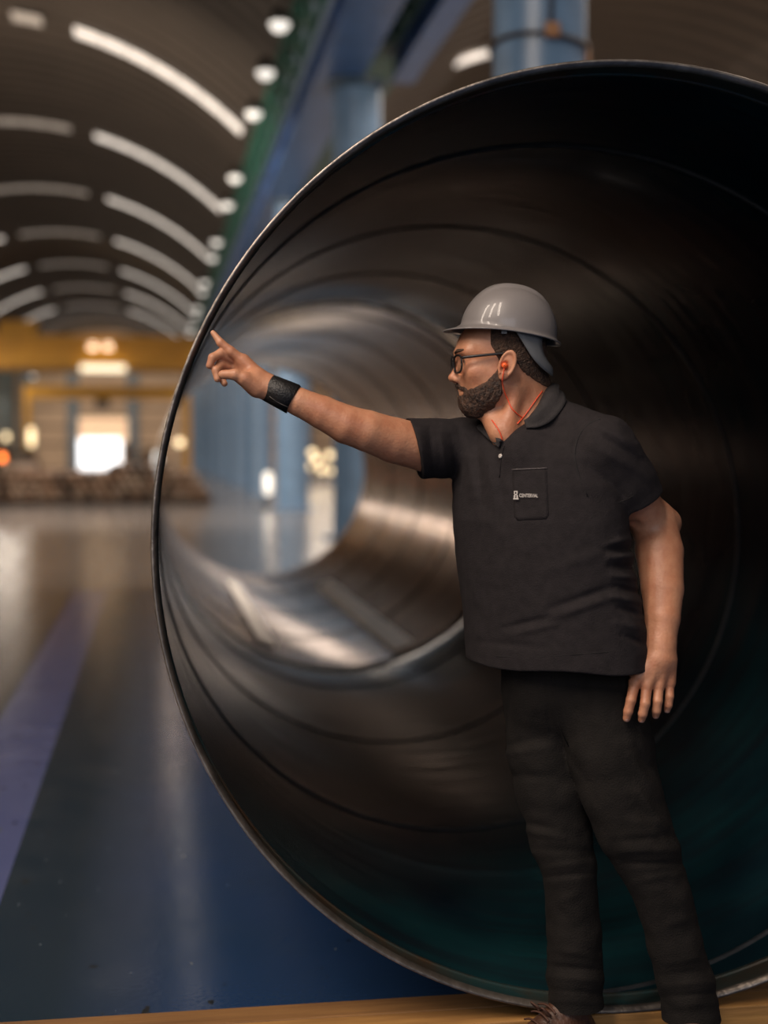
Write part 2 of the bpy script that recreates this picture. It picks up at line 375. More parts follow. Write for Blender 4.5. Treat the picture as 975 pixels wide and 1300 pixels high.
# ------------------------------------------------------------------ the large pipes
_v = Matrix.Rotation(-YAW, 3, 'Z') @ Matrix.Rotation(math.pi / 2 - PITCH, 3, 'X') @ Vector(((806 - CXP) / FPX, (CYP - 689.5) / FPX, -1))
BEAMH = 0.055
PS = (CAMH - BEAMH) / (0.336 - _v.z)             # the rim rests on the timber: gives its distance
PR = 0.336 * PS
PCX, PCY, PCZ = PS * _v.x, PS * _v.y, CAMH + PS * _v.z
WT = 0.016
def steel_pipe_material(name, c1, c2, c3, rough, metal, refl_tint=0.0, spec=0.1):
    m = bpy.data.materials.new(name); m.use_nodes = True; nt = m.node_tree; b = nt.nodes['Principled BSDF']; L = nt.links.new
    tc = nt.nodes.new('ShaderNodeTexCoord')
    mp = nt.nodes.new('ShaderNodeMapping'); mp.inputs['Scale'].default_value = (1.2, 0.9, 1.2); L(tc.outputs['Object'], mp.inputs[0])
    n = nt.nodes.new('ShaderNodeTexNoise'); n.inputs['Scale'].default_value = 1.6; n.inputs['Detail'].default_value = 7; L(mp.outputs[0], n.inputs['Vector'])
    mp2 = nt.nodes.new('ShaderNodeMapping'); mp2.inputs['Scale'].default_value = (1.0, 14, 1.0); L(tc.outputs['Object'], mp2.inputs[0])
    n2 = nt.nodes.new('ShaderNodeTexNoise'); n2.inputs['Scale'].default_value = 1.1; n2.inputs['Detail'].default_value = 5; L(mp2.outputs[0], n2.inputs['Vector'])
    r = nt.nodes.new('ShaderNodeValToRGB'); e = r.color_ramp.elements
    e[0].position = 0.36; e[0].color = (*c1, 1); e[1].position = 0.68; e[1].color = (*c2, 1)
    L(n.outputs['Fac'], r.inputs[0])
    mx = nt.nodes.new('ShaderNodeMix'); mx.data_type = 'RGBA'
    mr0 = nt.nodes.new('ShaderNodeMapRange'); mr0.inputs[1].default_value = 0.45; mr0.inputs[2].default_value = 0.75; mr0.inputs[3].default_value = 0; mr0.inputs[4].default_value = 0.8
    L(n2.outputs['Fac'], mr0.inputs[0]); L(mr0.outputs[0], mx.inputs[0]); L(r.outputs[0], mx.inputs[6]); mx.inputs[7].default_value = (*c3, 1)
    # brown painted in for the roof's reflection, starting some way inside the mouth
    sp_ = nt.nodes.new('ShaderNodeSeparateXYZ'); L(tc.outputs['Object'], sp_.inputs[0])
    mq = nt.nodes.new('ShaderNodeMapRange'); mq.inputs[1].default_value = 1.5; mq.inputs[2].default_value = 4.5; mq.inputs[3].default_value = 0; mq.inputs[4].default_value = refl_tint
    L(sp_.outputs[1], mq.inputs[0])
    mm = nt.nodes.new('ShaderNodeMath'); mm.operation = 'MULTIPLY'; L(mq.outputs[0], mm.inputs[0]); L(n.outputs['Fac'], mm.inputs[1])
    mx2 = nt.nodes.new('ShaderNodeMix'); mx2.data_type = 'RGBA'; L(mm.outputs[0], mx2.inputs[0]); L(mx.outputs[2], mx2.inputs[6]); mx2.inputs[7].default_value = (0.075, 0.034, 0.016, 1)
    L(mx2.outputs[2], b.inputs['Base Color'])
    mr = nt.nodes.new('ShaderNodeMapRange'); mr.inputs[1].default_value = 0.3; mr.inputs[2].default_value = 0.7
    mr.inputs[3].default_value = rough - 0.08; mr.inputs[4].default_value = rough + 0.1
    L(n2.outputs['Fac'], mr.inputs[0]); L(mr.outputs[0], b.inputs['Roughness'])
    b.inputs['Metallic'].default_value = metal; b.inputs['Specular IOR Level'].default_value = spec
    bp = nt.nodes.new('ShaderNodeBump'); bp.inputs['Strength'].default_value = 0.04; bp.inputs['Distance'].default_value = 0.02
    L(n2.outputs['Fac'], bp.inputs['Height']); L(bp.outputs[0], b.inputs['Normal'])
    return m
PIPEA = steel_pipe_material('pipe_dark_primer', (0.004, 0.008, 0.015), (0.007, 0.034, 0.040), (0.008, 0.010, 0.015), 0.17, 0.0, 0.10, 0.03)
PIPEB = steel_pipe_material('pipe_mill_steel', (0.25, 0.115, 0.053), (0.40, 0.205, 0.105), (0.10, 0.085, 0.08), 0.2, 0.6)
BARE = mat('bare_steel_edge', (0.42, 0.36, 0.31), 0.38, 0.9, var=0.5, vscale=14, bump=0.2, bscale=60)
STRIP = mat('weld_prep_strip', (0.02, 0.055, 0.058), 0.33, 0.2, col2=(0.06, 0.035, 0.02), vscale=5)
SEAM = mat('weld_bead', (0.036, 0.040, 0.046), 0.32, 0.0, var=0.4, vscale=30)
def ring_mesh(name, prof, m, n=160, deg=30):
    """prof: (radius, y) list, spun round the pipe axis (+Y)"""
    V, F = [], []
    for r, y in prof:
        for k in range(n):
            a = 2 * math.pi * k / n; V.append((r * math.sin(a), y, r * math.cos(a)))
    for i in range(len(prof) - 1):
        for k in range(n):
            F.append((i * n + k, (i + 1) * n + k, (i + 1) * n + (k + 1) % n, i * n + (k + 1) % n))
    me = mesh_data(name, V, F, m); smooth_by_angle(me, deg); return me
def helix_bead(y0, y1, pitch, ytop, R, w, h, m):
    V, F = [], []
    a0 = -(y1 - ytop) / pitch * 2 * math.pi; a1 = -(y0 - ytop) / pitch * 2 * math.pi
    n = int((a1 - a0) / (2 * math.pi) * 96)
    for i in range(n + 1):
        a = a0 + (a1 - a0) * i / n; y = ytop - a * pitch / (2 * math.pi)
        for dy, dr in ((-w, 0.002), (-w * 0.55, -h * 0.8), (0, -h), (w * 0.55, -h * 0.8), (w, 0.002)):
            V.append(((R + dr) * math.sin(a), y + dy, (R + dr) * math.cos(a)))
    for i in range(n):
        for k in range(4): F.append((i * 5 + k, i * 5 + k + 1, (i + 1) * 5 + k + 1, (i + 1) * 5 + k))
    return mesh_data('weld_seam', V, F, m, True)
def big_pipe(label, y0, y1, m, phase):
    L = y1 - y0
    o = empty('large_pipe', (PCX, y0, PCZ)); tag(o, label, 'pipe')
    ri = PR - WT
    ys = [0.085] + list(np.linspace(0.3, L - 0.3, 12)) + [L - 0.085]
    link('shell', ring_mesh('shell', [(ri, y) for y in ys] + [(PR - 0.002, L - 0.002)] + [(PR, y) for y in ys[::-1]] + [(PR, 0.01)], m), o)
    link('rim', ring_mesh('rim', [(PR, 0.012), (PR, 0.002), (PR - 0.002, 0), (PR - 0.007, 0), (ri + 0.001, 0.012), (ri, 0.016)], BARE, deg=60), o)
    link('end_strip', ring_mesh('end_strip', [(ri, 0.016), (ri + 0.0015, 0.02), (ri + 0.0015, 0.078), (ri - 0.002, 0.082), (ri - 0.002, 0.092), (ri, 0.096)], STRIP), o)
    link('weld_seam', helix_bead(0.1, L - 0.05, 1.58, phase, ri, 0.010, 0.0065, SEAM), o)
    return o
YB = PCY * 2.66; YC = PCY * 4.78
big_pipe('huge dark spiral-welded steel pipe that the man points into', PCY, YB - 0.03, PIPEA, PCY * 0.27)
big_pipe('brown steel pipe lined up behind the dark pipe, seen through it', YB + 0.03, YC, PIPEB, 0.7)
WOOD = mat('timber', (0.46, 0.24, 0.07), 0.6, col2=(0.27, 0.13, 0.04), vscale=3.0, stretch=(0.6, 6, 6), bump=0.3, bscale=10)
PALE = mat('pale_board', (0.90, 0.78, 0.64), 0.30, 0.8, var=0.2, vscale=4)
# timber beams the pipes rest on
def beam(label, y, x0=-1.6, x1=3.2, w=0.075, m=WOOD):
    o = box('timber_beam', (x0, -w / 2, 0), (x1, w / 2, BEAMH), m, None, 0.004)
    o.location = (0, y, 0); tag(o, label, 'beam'); return o
beam('yellowish timber plank on the floor flush with the pipe mouth', PCY + 0.048, w=0.095)
beam('brownish timber plank lying behind the yellowish one under the pipe', PCY + 0.146, w=0.095, m=mat('timber_dark', (0.30, 0.15, 0.05), 0.6, col2=(0.18, 0.085, 0.03), vscale=3.0, stretch=(0.6, 6, 6), bump=0.3, bscale=10))
beam('timber beam under the joint of the two pipes', YB, 0.2, 2.2, 0.5)
beam('timber beam under the far end of the brown pipe', YC - 0.5, 0.2, 2.2, 0.2)
# pale boards lying along the inside of the second pipe
for s, lab in ((1, 'pale board lying inside the brown pipe on the column side'), (-1, 'pale board lying inside the brown pipe on the lane side')):
    a = math.radians(22.5) * s; R0 = PR - WT
    o = box('runner_board', (-0.07, 0, 0.002), (0.07, YC - YB - 2.6, 0.014), PALE, None, 0.003)
    o.location = (PCX + (R0 - 0.010) * math.sin(a), YB + 0.25 + (0.25 if s < 0 else 0), PCZ - (R0 - 0.010) * math.cos(a))
    o.rotation_euler = (0, -a, 0)
    tag(o, lab, 'board')

# ------------------------------------------------------------------ things far down the hall
# stack of narrow steel pipes
RUST = [mat('stack_pipe_rust', (0.46, 0.28, 0.18), 0.5, 0.1, var=0.5, vscale=4), mat('stack_pipe_bare', (0.55, 0.40, 0.30), 0.42, 0.1, var=0.4, vscale=4),
        mat('stack_pipe_dark', (0.10, 0.06, 0.04), 0.5, 0.2, var=0.4, vscale=4)]
ro, ri_, Lp, n = 0.125, 0.108, 6.0, 14
stack_me = []
for m in RUST:
    V, F = [], []
    for (r, y) in ((ri_, 1.0), (ri_, 0), (ro, 0), (ro, Lp)):
        for k in range(n): a = 2 * math.pi * k / n; V.append((r * math.cos(a), y, r * math.sin(a)))
    for i in range(3):
        for k in range(n): F.append((i * n + k, i * n + (k + 1) % n, (i + 1) * n + (k + 1) % n, (i + 1) * n + k))
    V.append((0, 1.0, 0)); c = len(V) - 1
    for k in range(n): F.append((c, (k + 1) % n, k))
    V.append((0, Lp, 0)); c = len(V) - 1
    for k in range(n): F.append((c, 3 * n + k, 3 * n + (k + 1) % n))
    me = mesh_data('steel_pipe', V, F, m); smooth_by_angle(me); stack_me.append(me)
for row in range(4):
    nn = 28 - row - (2 if row == 3 else 0)
    for i in range(nn):
        if row == 3 and 6 < i < 16: continue
        x = -5.6 + row * 0.127 + i * 0.254
        o = link('steel_pipe', random.choice(stack_me), None, (x, 38.6 + random.uniform(-0.12, 0.12), 0.17 + ro + row * 0.2205))
        tag(o, 'narrow rusty steel pipe in the low stack across the hall', 'pipe', 'narrow pipes in the stack across the hall')
for y, wh in ((39.2, 'near'), (41.6, 'middle'), (44.0, 'far')):
    o = box('stack_bearer', (-5.8, -0.1, 0), (1.5, 0.1, 0.17), MATS['stack_pipe_dark']); o.location = (0, y, 0)
    tag(o, 'dark timber bearer under the %s of the narrow pipe stack' % (wh + (' end' if wh != 'middle' else '')), 'beam', 'bearers under the pipe stack')
# overhead crane: two girders, end trucks, trolley, lamps
cr = empty('overhead_crane', (0, 80, 0)); tag(cr, 'yellow overhead travelling crane spanning the main vault', 'crane')
for dy in (0, 2.6):
    box('bridge_girder', (XL0 + 0.3, dy - 0.45, 6.0), (2.35, dy + 0.45, 7.65), YELLOW, cr)
    box('walkway', (XL0 + 0.3, dy - 0.95, 7.1), (2.35, dy - 0.45, 7.18), YELLOW, cr)
    box('girder_flange', (XL0 + 0.3, dy - 0.6, 5.94), (2.35, dy + 0.6, 6.02), YELLOW, cr)
    box('girder_flange', (XL0 + 0.3, dy - 0.6, 7.63), (2.35, dy + 0.6, 7.71), YELLOW, cr)
for x in (XL0 + 0.3, 1.6): box('end_truck', (x, -1.2, 6.3), (x + 0.7, 3.8, 7.4), YELLOW, cr)
box('trolley', (-8.4, -0.4, 7.71), (-6.4, 3.0, 8.5), YELLOW, cr)
for px in (118, 137):
    p = at(px, 441, 79.5)
    V1, F1 = lathe_vf([(0.001, 0.25), (0.2, 0.2), (0.28, 0), (0.2, -0.1), (0.001, -0.13)], 14)
    link('crane_lamp', mesh_data('crane_lamp', V1, F1, mat('crane_lamp_glow', (0.9, 0.7, 0.5), 0.4, emit=(1.0, 0.74, 0.5), estr=3), True), cr, p - Vector((0, 80, 0)))
c2 = empty('gantry_crane', (0, 108, 0)); tag(c2, 'lower yellow gantry beam in front of the end wall', 'crane')
box('beam', (-9.6, -0.3, 5.3), (2.6, 0.3, 6.2), YELLOW, c2)
for x in (-9.6, 2.1): box('leg', (x, -0.3, 0), (x + 0.5, 0.3, 5.3), YELLOW, c2)
box('hoist', (-4.4, -0.5, 4.7), (-3.4, 0.5, 5.3), STEEL, c2)
p = at(131, 467, 79.0)
box('lamp_bar', (p.x - 1.2, -1.1, 5.75), (p.x + 1.2, -0.75, 6.1), mat('lamp_bar_glow', (0.9, 0.8, 0.6), 0.4, emit=(1.0, 0.84, 0.58), estr=1.6), cr)
box('lamp_bar_bracket', (p.x - 0.1, -0.75, 5.8), (p.x + 0.1, -0.4, 6.1), YELLOW, cr)
def vault_z(x):
    hf, rs = (XL1 - XL0) / 2, ZC - ZS; R = (hf * hf + rs * rs) / (2 * rs)
    return ZC - R + math.sqrt(R * R - (x - (XL0 + XL1) / 2) ** 2) + 0.03
# lamps on poles down the hall
def pole_lamp(px, py, Y, w, h, m, label):
    p = at(px, py, Y); o = empty('work_lamp', (p.x, p.y, 0)); tag(o, label, 'lamp')
    tube('pole', [(0, 0, 0.0), (0, 0, p.z * 0.5), (0, 0, p.z)], 0.03, STEEL, o, 6)
    V1, F1 = lathe_vf([(0.001, 0), (0.3, 0.01), (0.3, 0.04), (0.03, 0.06)], 12)
    link('foot', mesh_data('foot', V1, F1, STEEL), o)
    prof = [(0.001, -h), (w * 0.6, -h * 0.92), (w, -h * 0.6), (w, h * 0.6), (w * 0.6, h * 0.92), (0.001, h)]
    V1, F1 = lathe_vf(prof, 14)
    link('lamp_head', mesh_data('lamp_head', V1, F1, m, True), o, (0, -0.1, p.z))
pole_lamp(340, 614, 36.5, 0.11, 0.30, LAMPW, 'tall white work lamp standing beside the blue column')
pole_lamp(200, 584, 55, 0.14, 0.35, LAMPW, 'tall white work lamp beyond the end of the pipe stack')
pole_lamp(228, 562, 60, 0.16, 0.16, LAMPY, 'round cream work lamp on a pole behind the pipe stack')
pole_lamp(40, 555, 90, 0.2, 0.6, LAMPY, 'cream work lamp near the outer wall')
pole_lamp(8, 556, 90, 0.16, 0.3, LAMPY, 'faint cream work lamp at the outer wall')
for (px, py) in ((35, 470), (42, 479)):
    p = at(px, py, 100); o = empty('bulkhead_lamp', p); tube('drop_rod', [(0, 0, 0.3), (0, 0, 2.0), (0, 0, vault_z(p.x) - p.z)], 0.03, STEEL, o, 6); tag(o, 'round white lamp hung high on the outer side, the %s of two' % ('higher' if px < 40 else 'lower'), 'lamp', 'round lamps high on the outer side')
    link('housing', hou, o, (0, 0, 0.1)).scale = (1.6, 1.6, 1.6); link('diffuser', dif, o, (0, 0, 0.1)).scale = (1.6, 1.6, 1.6)
for i, (px, py) in enumerate(((396, 575), (418, 578), (392, 592), (408, 596), (420, 598), (402, 584))):
    pole_lamp(px, py, 58 + i * 0.8, 0.14, 0.14, LAMPY, ['warm lamp in the cluster between two blue columns, the topmost one', 'warm lamp in the cluster between two blue columns, upper one by the nearer column', 'warm lamp in the cluster between two blue columns, lower one by the farther column', 'warm lamp in the cluster between two blue columns, lowest in the middle', 'warm lamp in the cluster between two blue columns, lowest by the nearer column', 'warm lamp at the heart of the cluster between two blue columns'][i])
# low machines behind the pipe stack
MACH = mat('machine_brown', (0.14, 0.085, 0.05), 0.6, var=0.5, vscale=2)
for i, (x, wd, hh, y) in enumerate(((-9.2, 2.2, 2.2, 62), (-6.2, 2.4, 1.9, 64), (-0.9, 1.3, 1.8, 63), (0.1, 1.2, 1.5, 66))):
    o = empty('machine', (x, y, 0)); tag(o, ['wide brown machine bed nearest the outer wall', 'brown machine behind the pipe stack left of the lit door', 'brown machine behind the pipe stack right of the lit door', 'small brown machine at the end of the pipe stack'][i], 'machine')
    box('bed', (-wd / 2, -0.6, 0), (wd / 2, 0.6, hh * 0.5), MACH, o, 0.03)
    box('head', (-wd * 0.42, -0.5, hh * 0.5), (-wd * 0.08, 0.5, hh), MACH, o, 0.03)
    box('tailstock', (wd * 0.22, -0.4, hh * 0.5), (wd * 0.42, 0.4, hh * 0.8), MACH, o, 0.03)
    tube('spindle', [(-wd * 0.1, 0, hh * 0.68), (0.0, 0, hh * 0.68), (wd * 0.25, 0, hh * 0.68)], 0.09, STEEL, o)
o = empty('warning_lamp', at(3, 581, 60)); o.location.z = 0; tag(o, 'small orange warning light on a post', 'lamp')
tube('post', [(0, 0, 0), (0, 0, 0.5), (0, 0, 1.05)], 0.04, STEEL, o)
V1, F1 = lathe_vf([(0.12, 0), (0.12, 0.2), (0.07, 0.28), (0.001, 0.3)], 12)
link('lens', mesh_data('lens', V1, F1, mat('warning_orange', (0.9, 0.2, 0.03), 0.4, emit=(1.0, 0.2, 0.03), estr=5), True), o, (0, 0, 1.03))
# ------------------------------------------------------------------ implicit-surface modelling helpers
f32 = np.float32
def sdf_mesh(fn, lo, hi, h, name, m, B=6):
    """surface nets over a block-sparse grid; fn takes (N,3) and returns signed distance"""
    lo = np.array(lo, f32); hi = np.array(hi, f32)
    nb = np.ceil((hi - lo) / (h * B)).astype(int); n = nb * B
    bc = (np.stack(np.meshgrid(*[np.arange(k) for k in nb], indexing='ij'), -1).reshape(-1, 3)).astype(f32)
    cen = lo + (bc + 0.5) * (B * h) - 0.5 * h
    d = fn(cen.astype(f32))
    act = np.abs(d) < (0.5 * B * h * 1.7321) * 1.5 + 0.012
    D = np.repeat(np.repeat(np.repeat(np.where(d.reshape(nb) < 0, -1, 1).astype(f32), B, 0), B, 1), B, 2)
    off = np.stack(np.meshgrid(*[np.arange(B)] * 3, indexing='ij'), -1).reshape(-1, 3)
    ids = bc[act].astype(int)
    for s in range(0, len(ids), 1200):
        gi = (ids[s:s + 1200, None, :] * B + off[None]).reshape(-1, 3)
        D[gi[:, 0], gi[:, 1], gi[:, 2]] = fn((lo + gi * f32(h)).astype(f32))
    ins = D < 0
    c8 = [(a, b, c) for a in (0, 1) for b in (0, 1) for c in (0, 1)]
    sl = lambda q: tuple(slice(q[i], n[i] - 1 + q[i]) for i in range(3))
    cnt = sum(ins[sl(q)].astype(np.int8) for q in c8)
    cells = np.argwhere((cnt > 0) & (cnt < 8))
    idx = -np.ones(tuple(n - 1), np.int32); idx[cells[:, 0], cells[:, 1], cells[:, 2]] = np.arange(len(cells))
    val = np.stack([D[cells[:, 0] + q[0], cells[:, 1] + q[1], cells[:, 2] + q[2]] for q in c8], 1)
    acc = np.zeros((len(cells), 3), f32); num = np.zeros(len(cells), f32)
    C = np.array(c8, f32)
    for i in range(8):
        for j in range(i + 1, 8):
            if abs(C[i] - C[j]).sum() != 1: continue
            a, b = val[:, i], val[:, j]; mk = (a < 0) != (b < 0)
            t = np.where(mk, a / np.where(mk, a - b, 1), 0)
            acc += np.where(mk[:, None], C[i] + t[:, None] * (C[j] - C[i]), 0); num += mk
    V = lo + (cells + acc / num[:, None]) * h
    F = []
    for ax in range(3):
        u, v = [(1, 2), (2, 0), (0, 1)][ax]
        s0 = [slice(0, n[k]) for k in range(3)]; s1 = list(s0)
        s0[ax] = slice(0, n[ax] - 1); s1[ax] = slice(1, n[ax])
        a, b = ins[tuple(s0)], ins[tuple(s1)]
        e = np.argwhere(a != b)
        ok = (e[:, u] > 0) & (e[:, v] > 0) & (e[:, u] < n[u] - 1) & (e[:, v] < n[v] - 1); e = e[ok]
        flip = a[e[:, 0], e[:, 1], e[:, 2]]
        q = []
        for du, dv in ((0, 0), (-1, 0), (-1, -1), (0, -1)):
            c = e.copy(); c[:, u] += du; c[:, v] += dv; q.append(idx[c[:, 0], c[:, 1], c[:, 2]])
        q = np.stack(q, 1)
        q = np.where(flip[:, None], q, q[:, ::-1]); F.append(q)
    F = np.concatenate(F); F = F[(F >= 0).all(1)]
    me = bpy.data.meshes.new(name)
    me.vertices.add(len(V)); me.vertices.foreach_set('co', V.astype(f32).ravel())
    me.loops.add(F.size); me.loops.foreach_set('vertex_index', F.astype(np.int32).ravel())
    me.polygons.add(len(F)); me.polygons.foreach_set('loop_start', np.arange(0, F.size, 4, dtype=np.int32))
    me.update(calc_edges=True); me.validate()
    me.polygons.foreach_set('use_smooth', [True] * len(me.polygons))
    if m: me.materials.append(m)
    return me
def A3(v): return np.array(tuple(v), f32)
def rc(p, a, b, r1, r2):
    a, b = A3(a), A3(b); ba = b - a; pa = p - a
    t = np.clip(pa @ ba / max(float(ba @ ba), 1e-9), 0, 1)
    return np.linalg.norm(pa - t[:, None] * ba, axis=1) - (r1 + (r2 - r1) * t)
def ell(p, c, r, R=None):
    q = p - A3(c)
    if R is not None: q = q @ np.array(R, f32)
    r = A3(r); k0 = np.linalg.norm(q / r, axis=1); k1 = np.linalg.norm(q / (r * r), axis=1)
    return k0 * (k0 - 1) / np.maximum(k1, 1e-6)
def smin(a, b, k):
    h = np.clip(0.5 + 0.5 * (b - a) / k, 0, 1); return b + (a - b) * h - k * h * (1 - h)
def smax(a, b, k): return -smin(-a, -b, k)
def chain(p, pts, rad, k=0.01):
    d = rc(p, pts[0], pts[1], rad[0], rad[1])
    for i in range(1, len(pts) - 1): d = smin(d, rc(p, pts[i], pts[i + 1], rad[i], rad[i + 1]), k)
    return d
def sstep(x, a, b):
    t = np.clip((x - a) / (b - a), 0, 1); return t * t * (3 - 2 * t)
def vnoise(p, s, seed=0):
    """smooth value noise in -1..1"""
    q = p * s; i = np.floor(q).astype(np.int64); f = (q - i).astype(f32); f = f * f * (3 - 2 * f)
    def hsh(x, y, z):
        v = (x * 374761393 + y * 668265263 + z * 2147483647 + seed * 1274126177) & 0xffffffff
        v = ((v ^ (v >> 13)) * 1274126177) & 0xffffffff
        return ((v ^ (v >> 16)) & 0xffff).astype(f32) / 32767.5 - 1
    o = 0
    for a in (0, 1):
        for b in (0, 1):
            for c in (0, 1):
                wgt = (f[:, 0] if a else 1 - f[:, 0]) * (f[:, 1] if b else 1 - f[:, 1]) * (f[:, 2] if c else 1 - f[:, 2])
                o = o + wgt * hsh(i[:, 0] + a, i[:, 1] + b, i[:, 2] + c)
    return o
def join_mesh(name, meshes, m):
    bm = bmesh.new()
    for me in meshes: bm.from_mesh(me)
    out = bpy.data.meshes.new(name); bm.to_mesh(out); bm.free(); out.materials.append(m)
    out.polygons.foreach_set('use_smooth', [True] * len(out.polygons)); return out

# ------------------------------------------------------------------ the man
# his own frame: x to the right and y away from the viewer's station, z up, origin on the floor between his feet
DM = 3.31
X0 = (790 - CXP) / FPX * DM
def P(px, py, dy=0.0):
    v = (CYP - py) / FPX; fw = math.cos(PITCH) + v * math.sin(PITCH); up = -math.sin(PITCH) + v * math.cos(PITCH)
    t = (DM + dy) / fw
    return A3(((px - CXP) / FPX * t - X0, dy, CAMH + up * t))
def PX(n): return n / FPX * DM           # pixels to metres at his distance
SKIN = mat('skin', (0.56, 0.27, 0.155), 0.46, col2=(0.45, 0.185, 0.10), vscale=22, bump=0.12, bscale=160, sss=0.06)
SHIRT = mat('dark_pique_cotton', (0.023, 0.0190, 0.0205), 0.85, var=0.25, vscale=60, bump=0.35, bscale=420, spec=0.2)
JEAN = mat('black_denim', (0.015, 0.0125, 0.011), 0.85, var=0.4, vscale=14, bump=0.35, bscale=300, spec=0.2)
HAIRM = mat('brown_hair', (0.10, 0.052, 0.030), 0.6, var=0.6, vscale=90, bump=0.8, bscale=260)
BEARDM = mat('beard_hair', (0.085, 0.040, 0.022), 0.65, col2=(0.018, 0.010, 0.007), vscale=110, bump=0.5, bscale=300)
HATM = mat('hard_hat_grey', (0.20, 0.182, 0.178), 0.40, coat=0.3, var=0.06, vscale=8)
HATS = mat('hat_suspension_grey', (0.16, 0.165, 0.17), 0.5)
BLACK = mat('black_plastic', (0.012, 0.010, 0.010), 0.3)
ORANGE = mat('earplug_orange', (0.95, 0.14, 0.03), 0.45)
BOOT = mat('boot_leather', (0.085, 0.035, 0.018), 0.5, var=0.5, vscale=25, bump=0.3, bscale=90)

# --- joints from the photograph
SH_R, SH_L = P(588, 566, 0.10), P(768, 566, -0.10)
EL_R, WR_R = P(466, 545, -0.02), P(343, 493, -0.03)
EL_L, WR_L = P(838, 667, 0.05), P(838, 820, -0.10)
NECKB = P(667, 530, 0.02)
HO = P(641.5, 468, 0.01)                     # between the ears
HYAW = math.radians(8)                    # face turned a little towards the viewer
HF = A3((-math.cos(HYAW), -math.sin(HYAW), 0)); HL = A3((math.sin(HYAW), -math.cos(HYAW), 0)); HU = A3((0, 0, 1))
HM = np.stack([HF, HL, HU], 1)             # columns: forward, his left, up
def H(f, l, u): return HO + HM @ A3((f, l, u))
def headp(p): return ((p - HO) @ HM).astype(f32)

def head_core(q):
    """head in its own frame (forward, left, up)"""
    s = q.copy(); s[:, 1] = np.abs(s[:, 1])
    d = ell(q, (0.004, 0, 0.045), (0.098, 0.077, 0.100))
    d = smin(d, ell(q, (0.048, 0, -0.010), (0.062, 0.058, 0.078)), 0.03)
    d = smin(d, ell(q, (0.060, 0, 0.045), (0.054, 0.062, 0.05)), 0.02)
    d = smin(d, rc(s, (0.018, 0.048, -0.040), (0.066, 0.020, -0.086), 0.022, 0.018), 0.03)
    d = smin(d, ell(s, (0.045, 0.036, -0.035), (0.045, 0.026, 0.04)), 0.03)
    d = smin(d, ell(q, (0.070, 0, -0.088), (0.019, 0.026, 0.019)), 0.022)
    d = smin(d, ell(s, (0.078, 0.040, -0.012), (0.026, 0.024, 0.02)), 0.02)
    d = smin(d, rc(s, (0.109, 0.006, 0.034), (0.096, 0.042, 0.036), 0.010, 0.009), 0.014)
    d = smin(d, rc(q, (0.097, 0, -0.030), (0.084, 0, -0.075), 0.016, 0.014), 0.02)     # muzzle
    d = smax(d, -ell(s, (0.116, 0.031, 0.016), (0.014, 0.016, 0.0125)), 0.010)           # eye sockets
    d = smin(d, ell(s, (0.0925, 0.031, 0.015), (0.0135, 0.0145, 0.0135)), 0.004)          # lids
    d = smin(d, rc(q, (0.106, 0, 0.024), (0.121, 0, -0.018), 0.0075, 0.0085), 0.010)     # nose
    d = smin(d, ell(q, (0.1245, 0, -0.0225), (0.0105, 0.0105, 0.0095)), 0.007)
    d = smin(d, ell(s, (0.113, 0.0115, -0.027), (0.0105, 0.0065, 0.0075)), 0.006)
    d = smax(d, -ell(s, (0.117, 0.0065, -0.0345), (0.005, 0.0032, 0.004)), 0.003)
    d = smin(d, rc(s, (0.1055, 0.0, -0.049), (0.094, 0.020, -0.054), 0.0055, 0.003), 0.006)  # lips
    d = smin(d, rc(s, (0.1020, 0.0, -0.060), (0.092, 0.019, -0.056), 0.0062, 0.003), 0.006)
    d = smax(d, -rc(s, (0.115, 0.0, -0.0543), (0.098, 0.022, -0.0555), 0.0015, 0.0012), 0.002)
    d = smax(d, -rc(s, (0.104, 0.031, 0.0135), (0.114, 0.031, 0.0135), 0.0052, 0.006), 0.002)  # eye opening
    return d
def ear(q):
    s = q.copy(); s[:, 1] = np.abs(s[:, 1])
    c, n_ = math.cos(0.38), math.sin(0.38)            # flares backwards and out
    o = A3((0.0225, 0.0735, 0.002)); e = s - o
    t = np.stack([e[:, 0] * c - e[:, 1] * n_, e[:, 0] * n_ + e[:, 1] * c, e[:, 2]], 1)   # in ear plane: (fore-aft, out, up)
    t[:, 0] = t[:, 0] + t[:, 2] * 0.22
    d = ell(t, (-0.012, 0.010, 0.002), (0.020, 0.0065, 0.031))
    d = smin(d, ell(t, (-0.008, 0.009, -0.021), (0.011, 0.006, 0.012)), 0.008)
    # rolled helix
    ang = np.arctan2((t[:, 2] - 0.003) / 0.030, (t[:, 0] + 0.012) / 0.019)
    rr = np.sqrt(((t[:, 2] - 0.003) / 0.030) ** 2 + ((t[:, 0] + 0.012) / 0.019) ** 2)
    tor = np.sqrt(((rr - 0.90) * 0.022) ** 2 + (t[:, 1] - 0.0145) ** 2) - 0.0036
    tor = np.where((ang > -0.9) | (ang < -2.0), tor, 1)
    d = smin(d, tor.astype(f32), 0.004)
    d = smax(d, -ell(t, (-0.007, 0.017, -0.002), (0.0095, 0.0085, 0.0125)), 0.003)
    d = smin(d, ell(t, (0.004, 0.011, -0.004), (0.004, 0.005, 0.006)), 0.004)
    return d
TU = A3((math.cos(math.radians(36)), -math.sin(math.radians(36)), 0))   # his left across the chest
TN = A3((-math.sin(math.radians(36)), -math.cos(math.radians(36)), 0))  # out of the chest
